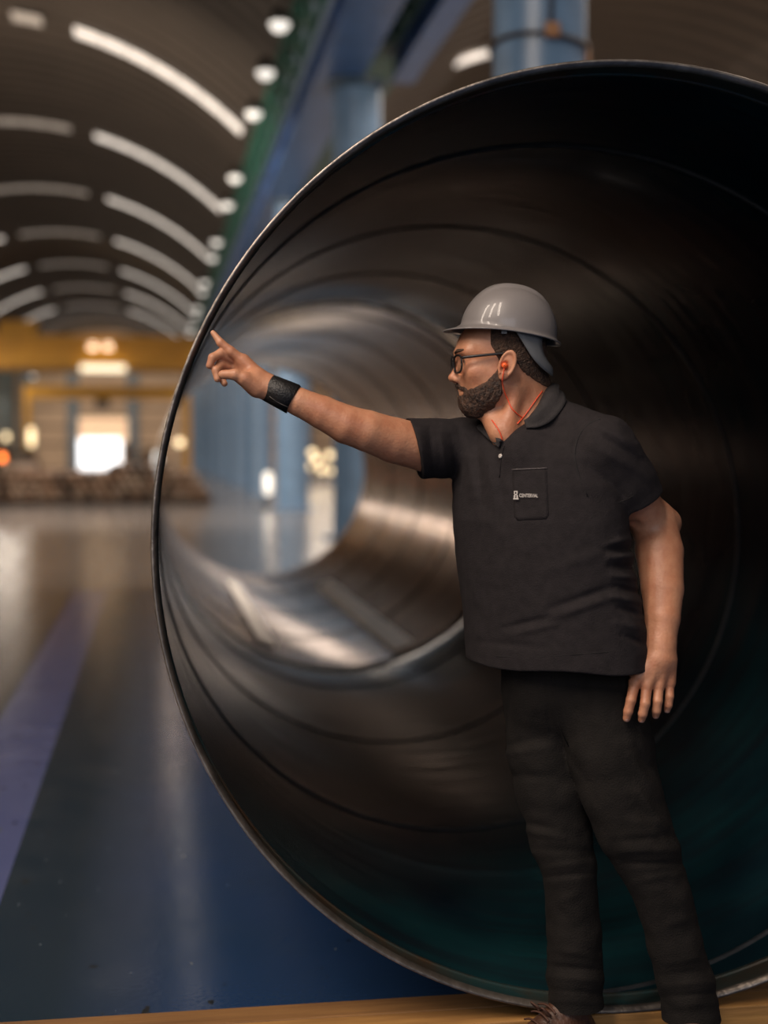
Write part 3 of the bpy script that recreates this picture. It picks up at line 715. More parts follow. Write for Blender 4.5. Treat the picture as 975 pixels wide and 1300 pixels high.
def neck(p):
    d = rc(p, H(-0.030, 0, -0.02), P(676, 545, 0.03), 0.054, 0.066)
    d = smin(d, rc(p, H(-0.058, 0, 0.0), P(686, 530, 0.05), 0.034, 0.045), 0.02)
    # sterno-mastoid and throat
    d = smin(d, rc(p, H(-0.012, 0.052, -0.05), P(644, 556, -0.06), 0.016, 0.012), 0.03)
    d = smin(d, rc(p, H(0.045, 0, -0.085), P(636, 548, -0.045), 0.026, 0.03), 0.03)
    d = smin(d, rc(p, P(668, 558, 0.015), P(662, 600, 0.0), 0.068, 0.08), 0.04)
    return d
def head_fn(p):
    q = headp(p)
    d = smin(head_core(q), neck(p), 0.022)
    return smin(d, ear(q), 0.006)

# --- arms with hands
def hand_R(p):
    W = WR_R; k = 0.008
    palm0, palm1 = P(334, 489, -0.03), P(308, 466, -0.03)
    d = rc(p, W, P(326, 484, -0.03), 0.0285, 0.031)
    d = smin(d, rc(p, P(332, 484, -0.015), P(309, 459, -0.012), 0.0215, 0.017), 0.012)     # index side
    d = smin(d, rc(p, P(328, 489, -0.015), P(303, 467, 0.004), 0.0225, 0.018), 0.012)
    d = smin(d, rc(p, P(326, 493, -0.012), P(301, 475, 0.018), 0.021, 0.016), 0.012)
    d = smin(d, rc(p, P(327, 493, -0.045), P(311, 481, -0.060), 0.021, 0.0165), 0.012)      # thenar
    # index, straight, touching the rim
    d = smin(d, chain(p, [P(308, 458, -0.014), P(293, 446, -0.022), P(280, 435, -0.022), P(270.5, 422.5, -0.016)], [0.0130, 0.0110, 0.0092, 0.0062], 0.004), k)
    # middle
    d = smin(d, chain(p, [P(303, 461, 0.004), P(280, 449, -0.022), P(270, 454, -0.034), P(266, 464, -0.036)], [0.0125, 0.0112, 0.0098, 0.0082], 0.004), 0.004)
    # ring
    d = smin(d, chain(p, [P(302, 469, 0.012), P(280, 463, -0.016), P(274, 470, -0.032), P(276, 481, -0.036)], [0.0120, 0.0110, 0.0096, 0.0080], 0.004), 0.004)
    # little
    d = smin(d, chain(p, [P(302, 477, 0.020), P(286, 474, -0.004), P(281, 480, -0.018), P(285, 487, -0.026)], [0.0110, 0.0095, 0.0085, 0.0072], 0.004), 0.004)
    # thumb
    d = smin(d, chain(p, [P(313, 482, -0.058), P(298, 475.5, -0.066), P(283, 475.5, -0.060)], [0.0150, 0.0118, 0.0105], 0.006), 0.006)
    return d
def arm_R_fn(p):
    d = chain(p, [P(602, 574, 0.10), P(540, 569, 0.05), P(500, 559, 0.02), P(466, 547, -0.01), P(440, 539, -0.02), P(410, 524, -0.025), P(380, 510.5, -0.03), P(343, 493, -0.03)],
              [0.040, 0.0555, 0.053, 0.0475, 0.0445, 0.0385, 0.0325, 0.0285], 0.004)
    return smin(d, hand_R(p), 0.012)
FINGERS_L = [([P(806, 866, -0.135), P(801, 889, -0.150), P(797.5, 903, -0.150), P(795.5, 912, -0.146)], [0.0125, 0.0112, 0.0104, 0.0085]),
             ([P(821, 870, -0.132), P(819, 893, -0.150), P(816, 906, -0.148), P(814.5, 913, -0.142)], [0.0125, 0.0113, 0.0104, 0.0085]),
             ([P(836, 870, -0.122), P(835, 890, -0.138), P(833.5, 902, -0.136), P(832.5, 908, -0.130)], [0.0120, 0.0108, 0.0100, 0.0082]),
             ([P(850, 866, -0.108), P(850, 884, -0.120), P(848.5, 895, -0.120), P(847, 901, -0.116)], [0.0110, 0.0098, 0.0090, 0.0074])]
def hand_L(p):
    d = rc(p, WR_L, P(838, 836, -0.11), 0.0335, 0.033)
    starts = [P(828, 838, -0.118), P(834, 838, -0.120), P(842, 838, -0.116), P(848, 838, -0.108)]
    for (pts, rr), s in zip(FINGERS_L, starts):
        d = smin(d, rc(p, s, pts[0], 0.0205, 0.0145), 0.012)
    for pts, rr in FINGERS_L:
        d = smin(d, chain(p, pts, rr, 0.003), 0.004)
        d = smin(d, ell(p, pts[0] + A3((0, -0.009, 0)), (0.008, 0.006, 0.010)), 0.006)
    d = smin(d, chain(p, [P(818, 840, -0.095), P(803, 856, -0.085), P(799, 874, -0.088), P(801, 893, -0.095)], [0.020, 0.0155, 0.0122, 0.0105], 0.008), 0.012)
    return d
def arm_L_fn(p):
    d = chain(p, [P(772, 578, -0.09), P(800, 628, -0.02), P(826, 661, 0.03)], [0.052, 0.0545, 0.050], 0.004)
    d = smin(d, chain(p, [P(832, 664, 0.03), P(837, 700, 0.0), P(841, 748, -0.045), P(841, 785, -0.08), WR_L], [0.050, 0.0555, 0.0485, 0.0400, 0.0340], 0.004), 0.02)
    d = smin(d, ell(p, P(851, 664, 0.05), (0.026, 0.028, 0.030)), 0.02)          # point of the elbow
    d = smax(d, -rc(p, P(806, 668, -0.03), P(812, 676, -0.05), 0.006, 0.004), 0.02)  # crook
    return smin(d, hand_L(p), 0.014)
def torso_skin(p):
    d = ell(p, P(685, 640, 0.0), (0.14, 0.10, 0.22))
    d = smin(d, ell(p, P(720, 800, 0.0), (0.14, 0.10, 0.2)), 0.05)
    for a, b in ((P(697, 880, 0.045), P(720, 1095, 0.03)), (P(766, 880, -0.03), P(822, 1085, -0.05))): d = smin(d, rc(p, a, b, 0.06, 0.035), 0.03)
    for a, b in ((P(720, 1095, 0.03), P(731, 1290, 0.055)), (P(822, 1085, -0.05), P(879, 1300, -0.03))): d = smin(d, rc(p, a, b, 0.035, 0.03), 0.02)
    return d
def bounds(pts, m):
    a = np.array(pts); return a.min(0) - m, a.max(0) + m
parts_ = []
lo, hi = bounds([H(0.11, 0.05, 0.13), H(-0.08, -0.05, 0.1), P(652, 590, -0.05), P(694, 545, 0.06), H(0.13, -0.06, 0)], 0.06)
lo[2] = P(650, 585)[2]
parts_.append(sdf_mesh(head_fn, lo, hi, 0.0017, 'head', None))
lo, hi = bounds([P(600, 574, 0.1), P(262, 420, -0.03), P(300, 495, -0.06), P(520, 600, 0.0)], 0.055)
parts_.append(sdf_mesh(arm_R_fn, lo, hi, 0.0019, 'arm', None))
lo, hi = bounds([P(772, 578, -0.09), P(868, 664, 0.05), P(795, 915, -0.15), P(855, 900, -0.12)], 0.06)
parts_.append(sdf_mesh(arm_L_fn, lo, hi, 0.0019, 'arm', None))
lo, hi = bounds([P(600, 540, 0.1), P(920, 1300, -0.1)], 0.12)
parts_.append(sdf_mesh(torso_skin, lo, hi, 0.010, 'torso', None))
man = link('person', join_mesh('person', parts_, SKIN), None, rot=(0, 0, -YAW))
_o = Matrix.Rotation(-YAW, 3, 'Z') @ Vector((X0, DM, 0)); man.location = _o
tag(man, 'bearded man in hard hat and dark polo shirt pointing at the pipe rim', 'person')
def child(name, me, parent=None): return link(name, me, parent or man)
# --- clothing
def px_of(p):
    dep = p[:, 1] + DM; x = p[:, 0] + X0; z = p[:, 2] - CAMH
    zc = dep * math.cos(PITCH) - z * math.sin(PITCH); yc = dep * math.sin(PITCH) + z * math.cos(PITCH)
    return CXP + FPX * x / zc, CYP - FPX * yc / zc
def fold(d, pp, segs, ymax=None, p=None):
    """creases in the cloth: (x0, y0, x1, y1, half width, height); height < 0 is a groove"""
    X, Y = pp
    for x0, y0, x1, y1, wd, am in segs:
        bx, by = x1 - x0, y1 - y0; t = np.clip(((X - x0) * bx + (Y - y0) * by) / (bx * bx + by * by), 0, 1)
        r2 = (X - x0 - t * bx) ** 2 + (Y - y0 - t * by) ** 2
        d = d - 1.0 * am * np.exp(-r2 / (wd * wd)) * (0.35 + 0.65 * np.sin(np.pi * np.clip(t, 0.08, 0.92)))
    return d
def rows_fn(p, rows, U, N):
    z = p[:, 2]; R = np.array(rows, f32); o = np.argsort(R[:, 0]); R = R[o]
    cx, cy, a, b = (np.interp(z, R[:, 0], R[:, i]).astype(f32) for i in (1, 2, 3, 4))
    dx, dy = p[:, 0] - cx, p[:, 1] - cy
    u = dx * U[0] + dy * U[1]; n = dx * N[0] + dy * N[1]
    k0 = np.sqrt((u / a) ** 2 + (n / b) ** 2); k1 = np.sqrt((u / a ** 2) ** 2 + (n / b ** 2) ** 2)
    return k0 * (k0 - 1) / np.maximum(k1, 1e-4)
def row(px, py, dy, a, b): q = P(px, py, dy); return (q[2], q[0], q[1], a, b)
T_ROWS = [row(676, 530, 0.02, 0.10, 0.07), row(678, 552, 0.015, 0.165, 0.098), row(680, 580, 0.01, 0.205, 0.120), row(681, 615, 0.005, 0.218, 0.132),
          row(684, 660, 0.0, 0.221, 0.140), row(690, 720, 0.0, 0.221, 0.145), row(700, 780, 0.0, 0.226, 0.150), row(707, 845, 0.0, 0.233, 0.155)]
SL_R = (P(527, 574, 0.045), A3((-0.955, -0.15, -0.255)))
SL_L = (P(799, 637, -0.03), A3((0.42, 0.22, -0.88)))
HEMZ = P(707, 841)[2]
SHIRT_FOLDS = [(574, 556, 582, 615, 5, -0.006), (590, 552, 600, 630, 6, 0.005), (605, 556, 612, 640, 5, -0.005), (618, 570, 628, 645, 6, 0.004), (632, 585, 640, 640, 4, -0.003),
               (545, 545, 552, 605, 4, -0.004), (533, 545, 540, 600, 4, 0.003), (560, 548, 566, 606, 4, 0.004),
               (640, 797, 695, 784, 4, -0.005), (648, 806, 705, 793, 4, 0.004), (700, 772, 778, 745, 5, -0.006), (706, 783, 785, 756, 5, 0.005), (610, 815, 690, 822, 5, -0.003),
               (700, 722, 770, 700, 8, 0.003),
               (772, 690, 800, 684, 4, 0.006), (770, 699, 806, 697, 4, -0.008), (774, 708, 806, 706, 4, 0.007), (774, 719, 808, 720, 4, -0.008), (778, 731, 808, 734, 4, 0.007),
               (782, 745, 808, 752, 4, -0.009), (778, 758, 812, 764, 5, 0.008), (786, 772, 812, 780, 4, -0.008), (784, 790, 818, 800, 6, 0.006), (790, 806, 818, 818, 4, -0.006),
               (760, 540, 806, 566, 5, 0.004), (752, 548, 812, 584, 5, -0.005), (750, 566, 826, 606, 7, 0.004), (744, 590, 790, 628, 5, -0.004), (790, 540, 806, 558, 4, -0.004),
               (758, 526, 733, 545, 1.6, -0.0022), (733, 545, 726, 575, 1.6, -0.0022), (655, 700, 690, 690, 9, 0.002)]
def shirt_solid(p):
    d = rows_fn(p, T_ROWS, TU, TN)
    d = smax(d, (p[:, 2] - P(676, 545)[2]).astype(f32), 0.05)
    d = smin(d, rc(p, P(697, 534, 0.02), P(766, 567, -0.085), 0.058, 0.071), 0.03)
    d = smin(d, rc(p, P(704, 545, -0.015), P(664, 572, -0.058), 0.050, 0.050), 0.03)
    d = smin(d, rc(p, P(640, 566, 0.05), P(590, 565, 0.095), 0.060, 0.0635), 0.03)
    d = smin(d, rc(p, P(700, 530, 0.05), P(672, 560, 0.03), 0.05, 0.07), 0.03)
    sr = smax(chain(p, [P(596, 566, 0.10), P(556, 569, 0.07), P(515, 571, 0.035)], [0.0635, 0.0690, 0.0745], 0.01), ((p - SL_R[0]) @ SL_R[1]).astype(f32), 0.004)
    d = smin(d, sr, 0.016)
    sl = smax(chain(p, [P(769, 570, -0.09), P(791, 612, -0.06), P(812, 657, -0.02)], [0.073, 0.0755, 0.079], 0.01), ((p - SL_L[0]) @ SL_L[1]).astype(f32), 0.004)
    d = smin(d, sl, 0.012)
    return d
def shirt_fn(p):
    d = shirt_solid(p); pp = px_of(p)
    d = fold(d, pp, SHIRT_FOLDS)
    d = d - 0.0012 * vnoise(p, 38, 3) - 0.0016 * vnoise(p, 16, 5)
    hem = HEMZ - p[:, 2] - 0.004 * np.sin(pp[0] / 24.0)
    d = smax(d, hem.astype(f32), 0.003)
    # sleeve openings, neck opening, hollow at the hem
    d = smax(d, -chain(p, [P(545, 570, 0.055), P(500, 560, 0.02)], [0.052, 0.058], 0.01), 0.004)
    d = smax(d, -chain(p, [P(795, 622, -0.03), P(815, 655, 0.01)], [0.052, 0.060], 0.01), 0.004)
    d = smax(d, -rc(p, H(-0.030, 0, -0.02), P(668, 535, 0.03), 0.060, 0.056), 0.004)
    d = smax(d, -chain(p, [P(645, 516, -0.06), P(640.5, 538, -0.10), P(637, 562, -0.13)], [0.040, 0.021, 0.004], 0.01), 0.003)
    return d
lo, hi = bounds([P(512, 530, 0.05), P(838, 620, -0.02), P(707, 842, -0.14), P(700, 500, 0.14)], 0.05); lo[1] -= 0.06; hi[1] += 0.04
shirt = child('polo_shirt', sdf_mesh(shirt_fn, lo, hi, 0.0032, 'polo_shirt', SHIRT)); shirt['label'] = 'dark charcoal short-sleeved polo shirt'
def surf(fn, px, py, back=0.0):
    """point of the surface seen at (px, py), in his frame, lifted `back` metres towards the viewer"""
    t = np.linspace(-0.34, 0.3, 641); pts = np.array([P(px, py, v) for v in t], f32)
    hit = fn(pts) < 0
    if not hit.any(): return None
    return P(px, py, t[int(np.argmax(hit))] - back)
# collar
ci = [(666, 535, -.095), (675, 526, -.075), (684, 514, -.055), (692, 498, -.028), (699, 488, .02), (694, 491, .075), (670, 504, .10), (642, 517, .085), (624, 529, .04), (629, 543, -.03), (638, 561, -.10)]
co = [(668, 543, -.115), (685, 542, -.11), (703, 532, -.09), (718, 511, -.04), (714, 498, .03), (706, 500, .10), (676, 518, .135), (638, 530, .12), (607, 541, .05), (614, 552, -.04), (633, 568, -.11)]
inn = [P(*c) for c in ci]; out = [P(*c) for c in co]
for k in (0, 1, 2, 3, 8, 9, 10):
    q = surf(shirt_solid, co[k][0], co[k][1], 0.009); out[k] = out[k] if q is None or abs(q[1] - out[k][1]) > 0.07 else q
for k in (0, 10): inn[k] = surf(shirt_solid, ci[k][0], ci[k][1], 0.006)
def catmull(pts, n):
    pts = [np.array(q, float) for q in pts]; o = []
    for i in range(len(pts) - 1):
        p0, p1, p2, p3 = pts[max(i - 1, 0)], pts[i], pts[i + 1], pts[min(i + 2, len(pts) - 1)]
        for k in range(n):
            t = k / n; o.append(0.5 * (2 * p1 + (p2 - p0) * t + (2 * p0 - 5 * p1 + 4 * p2 - p3) * t * t + (3 * p1 - p0 - 3 * p2 + p3) * t ** 3))
    o.append(pts[-1]); return o
a_, b_ = catmull(inn, 5), catmull(out, 5)
V, F = [], []
cc = np.array(P(670, 520, 0.02))
for i, (q, r) in enumerate(zip(a_, b_)):
    e = q - cc; e[2] = 0; e /= max(np.linalg.norm(e), 1e-6)
    stand = q - np.array((0, 0, 0.028)) - e * 0.002
    for t in (0.0, 0.5): V.append(stand + (q - stand) * t)
    for t in (0.0, 0.12, 0.35, 0.6, 0.85, 1.0):
        V.append(q + (r - q) * t + (e * 0.010 + np.array((0, 0, 0.005))) * math.sin(math.pi * min(t * 1.6, 1)) * (1 - 0.3 * t))
m_ = 8
for i in range(len(a_) - 1):
    for k in range(m_ - 1): F.append((i * m_ + k, i * m_ + k + 1, (i + 1) * m_ + k + 1, (i + 1) * m_ + k))
col_o = link('collar', mesh_data('collar', V, F, mat('collar_rib_knit', (0.040, 0.036, 0.037), 0.85, var=0.2, vscale=80, bump=0.3, bscale=400, spec=0.2), True), shirt)
md = col_o.modifiers.new('thickness', 'SOLIDIFY'); md.thickness = 0.0045; md.offset = 0
# seams
def seam(name, pts, r=0.0013, m=None):
    q = [surf(shirt_fn, x, y, 0.0003) for x, y in pts]; q = [v for v in q if v is not None]
    tube(name, catmull(q, 3), r, m or mat('seam_thread', (0.010, 0.008, 0.009), 0.9), shirt, 5)
seam('sleeve_seam', [(762, 532), (748, 538), (737, 550), (731, 566), (730, 584), (736, 606), (746, 630)], 0.0021)
seam('sleeve_hem_stitch', [(768, 643), (785, 638), (803, 630), (822, 618)], 0.0008)
seam('sleeve_hem_stitch', [(524, 548), (528, 562), (533, 578), (539, 596)], 0.0008)
seam('hem_stitch', [(604, 829), (630, 833), (660, 834), (700, 833), (740, 830), (770, 828), (795, 825)], 0.0009)
# placket edge and button
pl = [surf(shirt_fn, x, y, 0.0015) for x, y in ((640, 566), (637, 578), (635, 592), (634, 606))]
tube('placket_edge', catmull(pl, 3), 0.0016, MATS['dark_pique_cotton'], shirt, 6)
V1, F1 = lathe_vf([(0.001, 0.0022), (0.003, 0.0026), (0.0052, 0.002), (0.0055, 0.0), (0.001, 0.0)], 14)
bt = link('button', mesh_data('button', V1, F1, mat('button_pearl', (0.55, 0.50, 0.46), 0.25), True), shirt, tuple(surf(shirt_fn, 635.5, 579, 0.002)))
bt.rotation_euler = Vector((-0.75, -0.6, 0.25)).to_track_quat('Z', 'Y').to_euler()
# chest pocket with its stitched edge
def patch(fn, x0, x1, y0, y1, nx, ny, lift, shape=None):
    V, F = [], []
    for j in range(ny + 1):
        for i in range(nx + 1):
            u, v = i / nx, j / ny; x, y = x0 + (x1 - x0) * u, y0 + (y1 - y0) * v
            if shape: x, y = shape(x, y, u, v)
            V.append(surf(fn, x, y, lift))
    for j in range(ny):
        for i in range(nx):
            a = j * (nx + 1) + i; F.append((a, a + nx + 1, a + nx + 2, a + 1))
    return V, F
def pshape(x, y, u, v):
    c = max(0.0, v - 0.9) / 0.1; x = x + (1 - 2 * u) * 4 * c * c + 3 * v
    return x, y - 2 * u + 3 * v * 0
pk = link('chest_pocket', mesh_data('chest_pocket', *patch(shirt_fn, 650, 694, 596, 661, 10, 14, 0.0008, pshape), SHIRT, True), shirt)
md = pk.modifiers.new('thickness', 'SOLIDIFY'); md.thickness = 0.0012; md.offset = 0
tube('pocket_stitching', [surf(shirt_fn, 650 + 44 * t, 596 - 2 * t, 0.0045) for t in np.linspace(0, 1, 9)], 0.0007, mat('pocket_thread', (0.16, 0.14, 0.14), 0.7), pk, 5)
# printed name and emblem on the pocket
LOGO = mat('logo_print', (0.50, 0.46, 0.43), 0.7)
g00, g10, g01 = (surf(shirt_solid, *q, 0.0) for q in ((648, 629), (688, 629), (648, 640)))
def sp(x, y, lift=0.0065):
    q = g00 + (g10 - g00) * ((x - 648) / 40.0) + (g01 - g00) * ((y - 629) / 11.0)
    return q + A3((-0.2, -0.97, 0.1)) * lift
dy_fix = float(min((surf(shirt_fn, x, 629, 0.0)[1] - sp(x, 629, 0.0)[1]) for x in (652, 660, 670, 683)))
def sp2(x, y): return sp(x, y) + A3((0, dy_fix, 0))
cu = bpy.data.curves.new('t', 'FONT'); cu.body = 'CENTERVAL'; cu.size = 1.0; cu.offset = 0.02
to = bpy.data.objects.new('t', cu); COL.objects.link(to); bpy.context.view_layer.update()
tm = bpy.data.meshes.new_from_object(to); bpy.data.objects.remove(to)
xs = [v.co.x for v in tm.vertices]; ys = [v.co.y for v in tm.vertices]
x0_, x1_, y0_, y1_ = min(xs), max(xs), min(ys), max(ys)
for v in tm.vertices:
    u, w_ = (v.co.x - x0_) / (x1_ - x0_), (v.co.y - y0_) / (y1_ - y0_)
    v.co = Vector(sp2(659.6 + 23.6 * u, 631.4 - 4.6 * w_ + 0.4 * u))
tm.materials.clear(); tm.materials.append(LOGO)
link('logo_text', tm, shirt)
V, F = [], []
def quad(x0, y0, x1, y1):
    b = len(V); V.extend([sp2(x0, y0), sp2(x1, y0), sp2(x1, y1), sp2(x0, y1)]); F.append((b, b + 3, b + 2, b + 1))
for q in ((652.8, 623.4, 657.4, 624.6), (652.8, 624.6, 654.2, 627.4), (656.0, 624.6, 657.4, 627.4), (653.4, 627.4, 656.8, 628.8),
          (652.6, 628.8, 654.2, 632.4), (656.2, 628.8, 657.9, 632.4), (652.0, 632.4, 658.6, 634.2), (654.8, 630.0, 655.6, 631.2)): quad(*q)
link('logo_emblem', mesh_data('logo_emblem', V, F, LOGO), shirt)

# trousers
HEM_R, HEM_L = P(731, 1281, 0.05)[2], P(879, 1298, -0.03)[2]
JF = [(690, 868, 700, 930, 3, -0.003), (700, 930, 745, 992, 5, -0.004), (636, 948, 690, 936, 5, -0.004), (640, 958, 700, 948, 5, 0.004), (646, 985, 700, 985, 6, -0.004), (655, 1042, 705, 1052, 5, -0.005),
      (660, 1054, 715, 1064, 5, 0.005), (676, 1078, 745, 1080, 5, -0.004), (690, 1102, 752, 1094, 5, 0.005), (690, 1114, 754, 1108, 4, -0.005), (698, 1150, 745, 1130, 6, 0.003),
      (696, 1205, 762, 1215, 5, 0.005), (694, 1226, 768, 1232, 4, -0.007), (692, 1240, 770, 1246, 5, 0.008), (696, 1256, 766, 1262, 4, -0.006), (700, 1270, 764, 1274, 4, 0.004),
      (808, 948, 826, 985, 5, -0.006), (800, 960, 836, 1010, 6, 0.006), (812, 1005, 845, 1050, 5, 0.007), (800, 1015, 838, 1058, 5, -0.006), (775, 1040, 845, 1046, 7, 0.004), (780, 1068, 855, 1062, 5, -0.005),
      (785, 1082, 862, 1078, 6, 0.007), (792, 1096, 866, 1096, 4, -0.005), (806, 1120, 868, 1108, 5, 0.004), (830, 1180, 880, 1165, 7, 0.003), (835, 1225, 896, 1215, 5, 0.004), (838, 1238, 900, 1232, 4, -0.005),
      (842, 1252, 906, 1246, 5, 0.007), (842, 1266, 912, 1260, 4, -0.007), (844, 1280, 914, 1272, 5, 0.006), (745, 880, 760, 1000, 8, -0.003), (790, 870, 812, 930, 3, -0.003), (650, 870, 642, 930, 3, -0.003)]
LEG_R = ([P(694, 885, .05), P(696, 950, .05), P(702, 1000, .045), P(712, 1067, .035), P(722, 1101, .03), P(729, 1182, .04), P(730, 1237, .05), P(731, 1290, .055)], [.103, .099, .089, .073, .065, .0635, .067, .066])
LEG_L = ([P(764, 885, -.03), P(773, 950, -.04), P(787, 1000, -.05), P(803, 1050, -.055), P(818, 1080, -.055), P(841, 1135, -.05), P(856, 1194, -.045), P(870, 1245, -.035), P(879, 1305, -.03)], [.104, .102, .092, .086, .077, .066, .062, .064, .070])
def trouser_fn(p):
    r_ = chain(p, *LEG_R, 0.012); l_ = chain(p, *LEG_L, 0.012)
    pv = ell(p, P(730, 850, 0.01), (0.172, 0.122, 0.17))
    pp = px_of(p)
    nz = 0.0025 * vnoise(p, 18, 9) + 0.0012 * vnoise(p, 44, 2)
    r_ = smax(r_, (HEM_R - p[:, 2]).astype(f32), 0.004); l_ = smax(l_, (HEM_L - p[:, 2]).astype(f32), 0.004)
    r_ = smax(r_, -rc(p, P(731, 1282, .055), P(731, 1300, .055), .052, .056), 0.004); l_ = smax(l_, -rc(p, P(879, 1300, -.03), P(879, 1320, -.03), .055, .06), 0.004)
    d = smin(smin(r_, l_, 0.006), pv, 0.03)
    d = smax(d, (p[:, 2] - P(700, 815)[2]).astype(f32), 0.004)
    return fold(d, pp, [(*c[:5], c[5] * (0.5 if c[1] > 1195 else 0.8)) for c in JF]) - nz
lo, hi = bounds([P(634, 812, 0.15), P(915, 1300, -0.17)], 0.045)
jeans = child('trousers', sdf_mesh(trouser_fn, lo, hi, 0.0036, 'trousers', JEAN)); jeans['label'] = 'black denim trousers with creased hems'
tube('fly_seam', [surf(trouser_fn, x, y, 0.0005) for x, y in ((700, 858), (703, 890), (709, 920), (722, 948))], 0.0013, MATS['black_denim'], jeans, 5)
tube('pocket_seam', [surf(trouser_fn, x, y, 0.0005) for x, y in ((770, 856), (783, 880), (800, 900))], 0.0013, MATS['black_denim'], jeans, 5)

# boots
def boot(ank, d, label):
    d = np.array((*d, 0.0)); d /= np.linalg.norm(d); s_ = np.array((-d[1], d[0], 0)); a = np.array((ank[0], ank[1], 0.0))
    q = lambda f, l, z: a + d * f + s_ * l + np.array((0, 0, z))
    R = np.stack([d, s_, (0, 0, 1)], 1)
    def fn(p):
        o = rc(p, q(0, 0, 0.17), q(-0.005, 0, 0.09), 0.046, 0.045)
        o = smin(o, rc(p, q(-0.035, 0, 0.055), q(0.03, 0, 0.07), 0.036, 0.042), 0.02)
        o = smin(o, rc(p, q(0.03, 0, 0.085), q(0.13, -0.002, 0.050), 0.044, 0.036), 0.02)
        o = smin(o, ell(p, q(0.150, 0, 0.042), (0.062, 0.046, 0.036), R), 0.02)
        o = smin(o, rc(p, q(0.01, 0, 0.14), q(0.07, 0, 0.085), 0.022, 0.022), 0.015)
        o = smax(o, (0.024 - p[:, 2]).astype(f32), 0.004)
        return smax(o, (p[:, 2] - 0.18).astype(f32), 0.004)
    def sole(p):
        o = smin(rc(p, q(-0.035, 0, 0.015), q(0.06, 0, 0.015), 0.040, 0.037), rc(p, q(0.06, 0, 0.015), q(0.160, 0, 0.015), 0.037, 0.044), 0.02)
        w2 = np.abs(p[:, 2] - 0.0145) - 0.0140
        return smax(o, w2.astype(f32), 0.003)
    lo, hi = bounds([q(-0.09, -0.06, -0.01), q(0.23, 0.06, 0.19), q(-0.09, 0.06, 0), q(0.23, -0.06, 0)], 0.01)
    b = child('boot', sdf_mesh(fn, lo, hi, 0.003, 'boot', BOOT)); b['label'] = label
    link('sole', sdf_mesh(sole, lo, hi, 0.003, 'sole', mat('boot_sole', (0.05, 0.02, 0.012), 0.7)), b)
    LACE = mat('boot_lace', (0.07, 0.028, 0.016), 0.7)
    for i in range(4):
        f = 0.070 + 0.020 * i; z = 0.134 - 0.014 * i
        tube('lace', [q(f, s, z - 9 * s * s * 0.9) for s in np.linspace(-0.034, 0.034, 9)], 0.0028, LACE, b, 6)
    for sg in (-1, 1):
        loop = [q(0.088 + 0.012 * math.sin(t), sg * (0.004 + 0.024 * math.sin(t / 2)), 0.128 + 0.012 * math.sin(t)) for t in np.linspace(0, 2 * math.pi, 15)]
        tube('lace_loop', loop, 0.0026, LACE, b, 6)
boot(P(724, 1285, 0.050), (-0.86, -0.51), 'brown leather lace-up boot with tied laces')
boot(P(879, 1296, -0.03), (-0.15, -0.98), 'brown leather boot mostly under the trouser hem')

# wristband
wpts = [P(372.5, 507, -0.03), P(371.8, 506.6, -0.03), P(356, 499.3, -0.03), P(340, 491.7, -0.03), P(339.3, 491.4, -0.03)]
wb_ = child('wristband', mesh_data('wristband', *tube_vf(wpts, [0.0345, 0.0362, 0.0342, 0.0318, 0.030], 40), mat('wristband_black', (0.008, 0.007, 0.007), 0.45, bump=0.3, bscale=200), True)); wb_['label'] = 'black elastic wristband'
def wsurf(p): return rc(p, P(372.5, 507, -0.03), P(339.3, 491.4, -0.03), 0.0362, 0.0316)
tube('seam_piping', [surf(wsurf, x, y, 0.0004) for x, y in ((342, 503), (350, 509), (358, 513.5), (366, 517))], 0.0013, mat('wristband_piping', (0.06, 0.05, 0.045), 0.4), wb_, 6)

# --- head details
def beard_fn(p):
    q = headp(p); f, l, u = q[:, 0], np.abs(q[:, 1]), q[:, 2]
    nz = vnoise(q * A3((1, 1, 0.45)), 330, 1) * 0.0013 + vnoise(q, 140, 4) * 0.0010
    thick = 0.0025 + 0.007 * sstep(-u, 0.03, 0.10)
    d = head_core(q) - thick.astype(f32) - nz
    top = np.interp(f, [0.0, 0.022, 0.040, 0.062, 0.085, 0.105, 0.14], [0.030, 0.020, -0.014, -0.034, -0.046, -0.060, -0.066]).astype(f32)
    edge = u - top + 0.004 * vnoise(q, 120, 7)
    rear = (0.032 + np.interp(u, [-0.12, -0.06, -0.03, 0.02], [0.020, -0.012, -0.006, 0.002]).astype(f32)) - f + 0.003 * vnoise(q, 120, 8)
    low = -0.116 - u
    reg = np.maximum(np.maximum(edge, rear), low)
    jaw = smax(d, reg.astype(f32), 0.006)
    s = q.copy(); s[:, 1] = l
    mou = smin(rc(s, (0.1085, 0.003, -0.0405), (0.096, 0.024, -0.051), 0.0085, 0.0072), rc(s, (0.096, 0.024, -0.051), (0.082, 0.030, -0.072), 0.0072, 0.0085), 0.005) - nz
    d2 = smin(jaw, mou, 0.006)
    d2 = smax(d2, -ell(s, (0.110, 0, -0.0575), (0.016, 0.020, 0.0068)), 0.003)
    return d2
lo, hi = bounds([H(0.14, 0.05, 0.04), H(0.0, -0.08, -0.12), H(0.0, 0.09, 0), H(0.14, -0.05, -0.1)], 0.012)
beard = child('beard', sdf_mesh(beard_fn, lo, hi, 0.0014, 'beard', BEARDM)); beard['label'] = 'full dark brown beard and moustache'
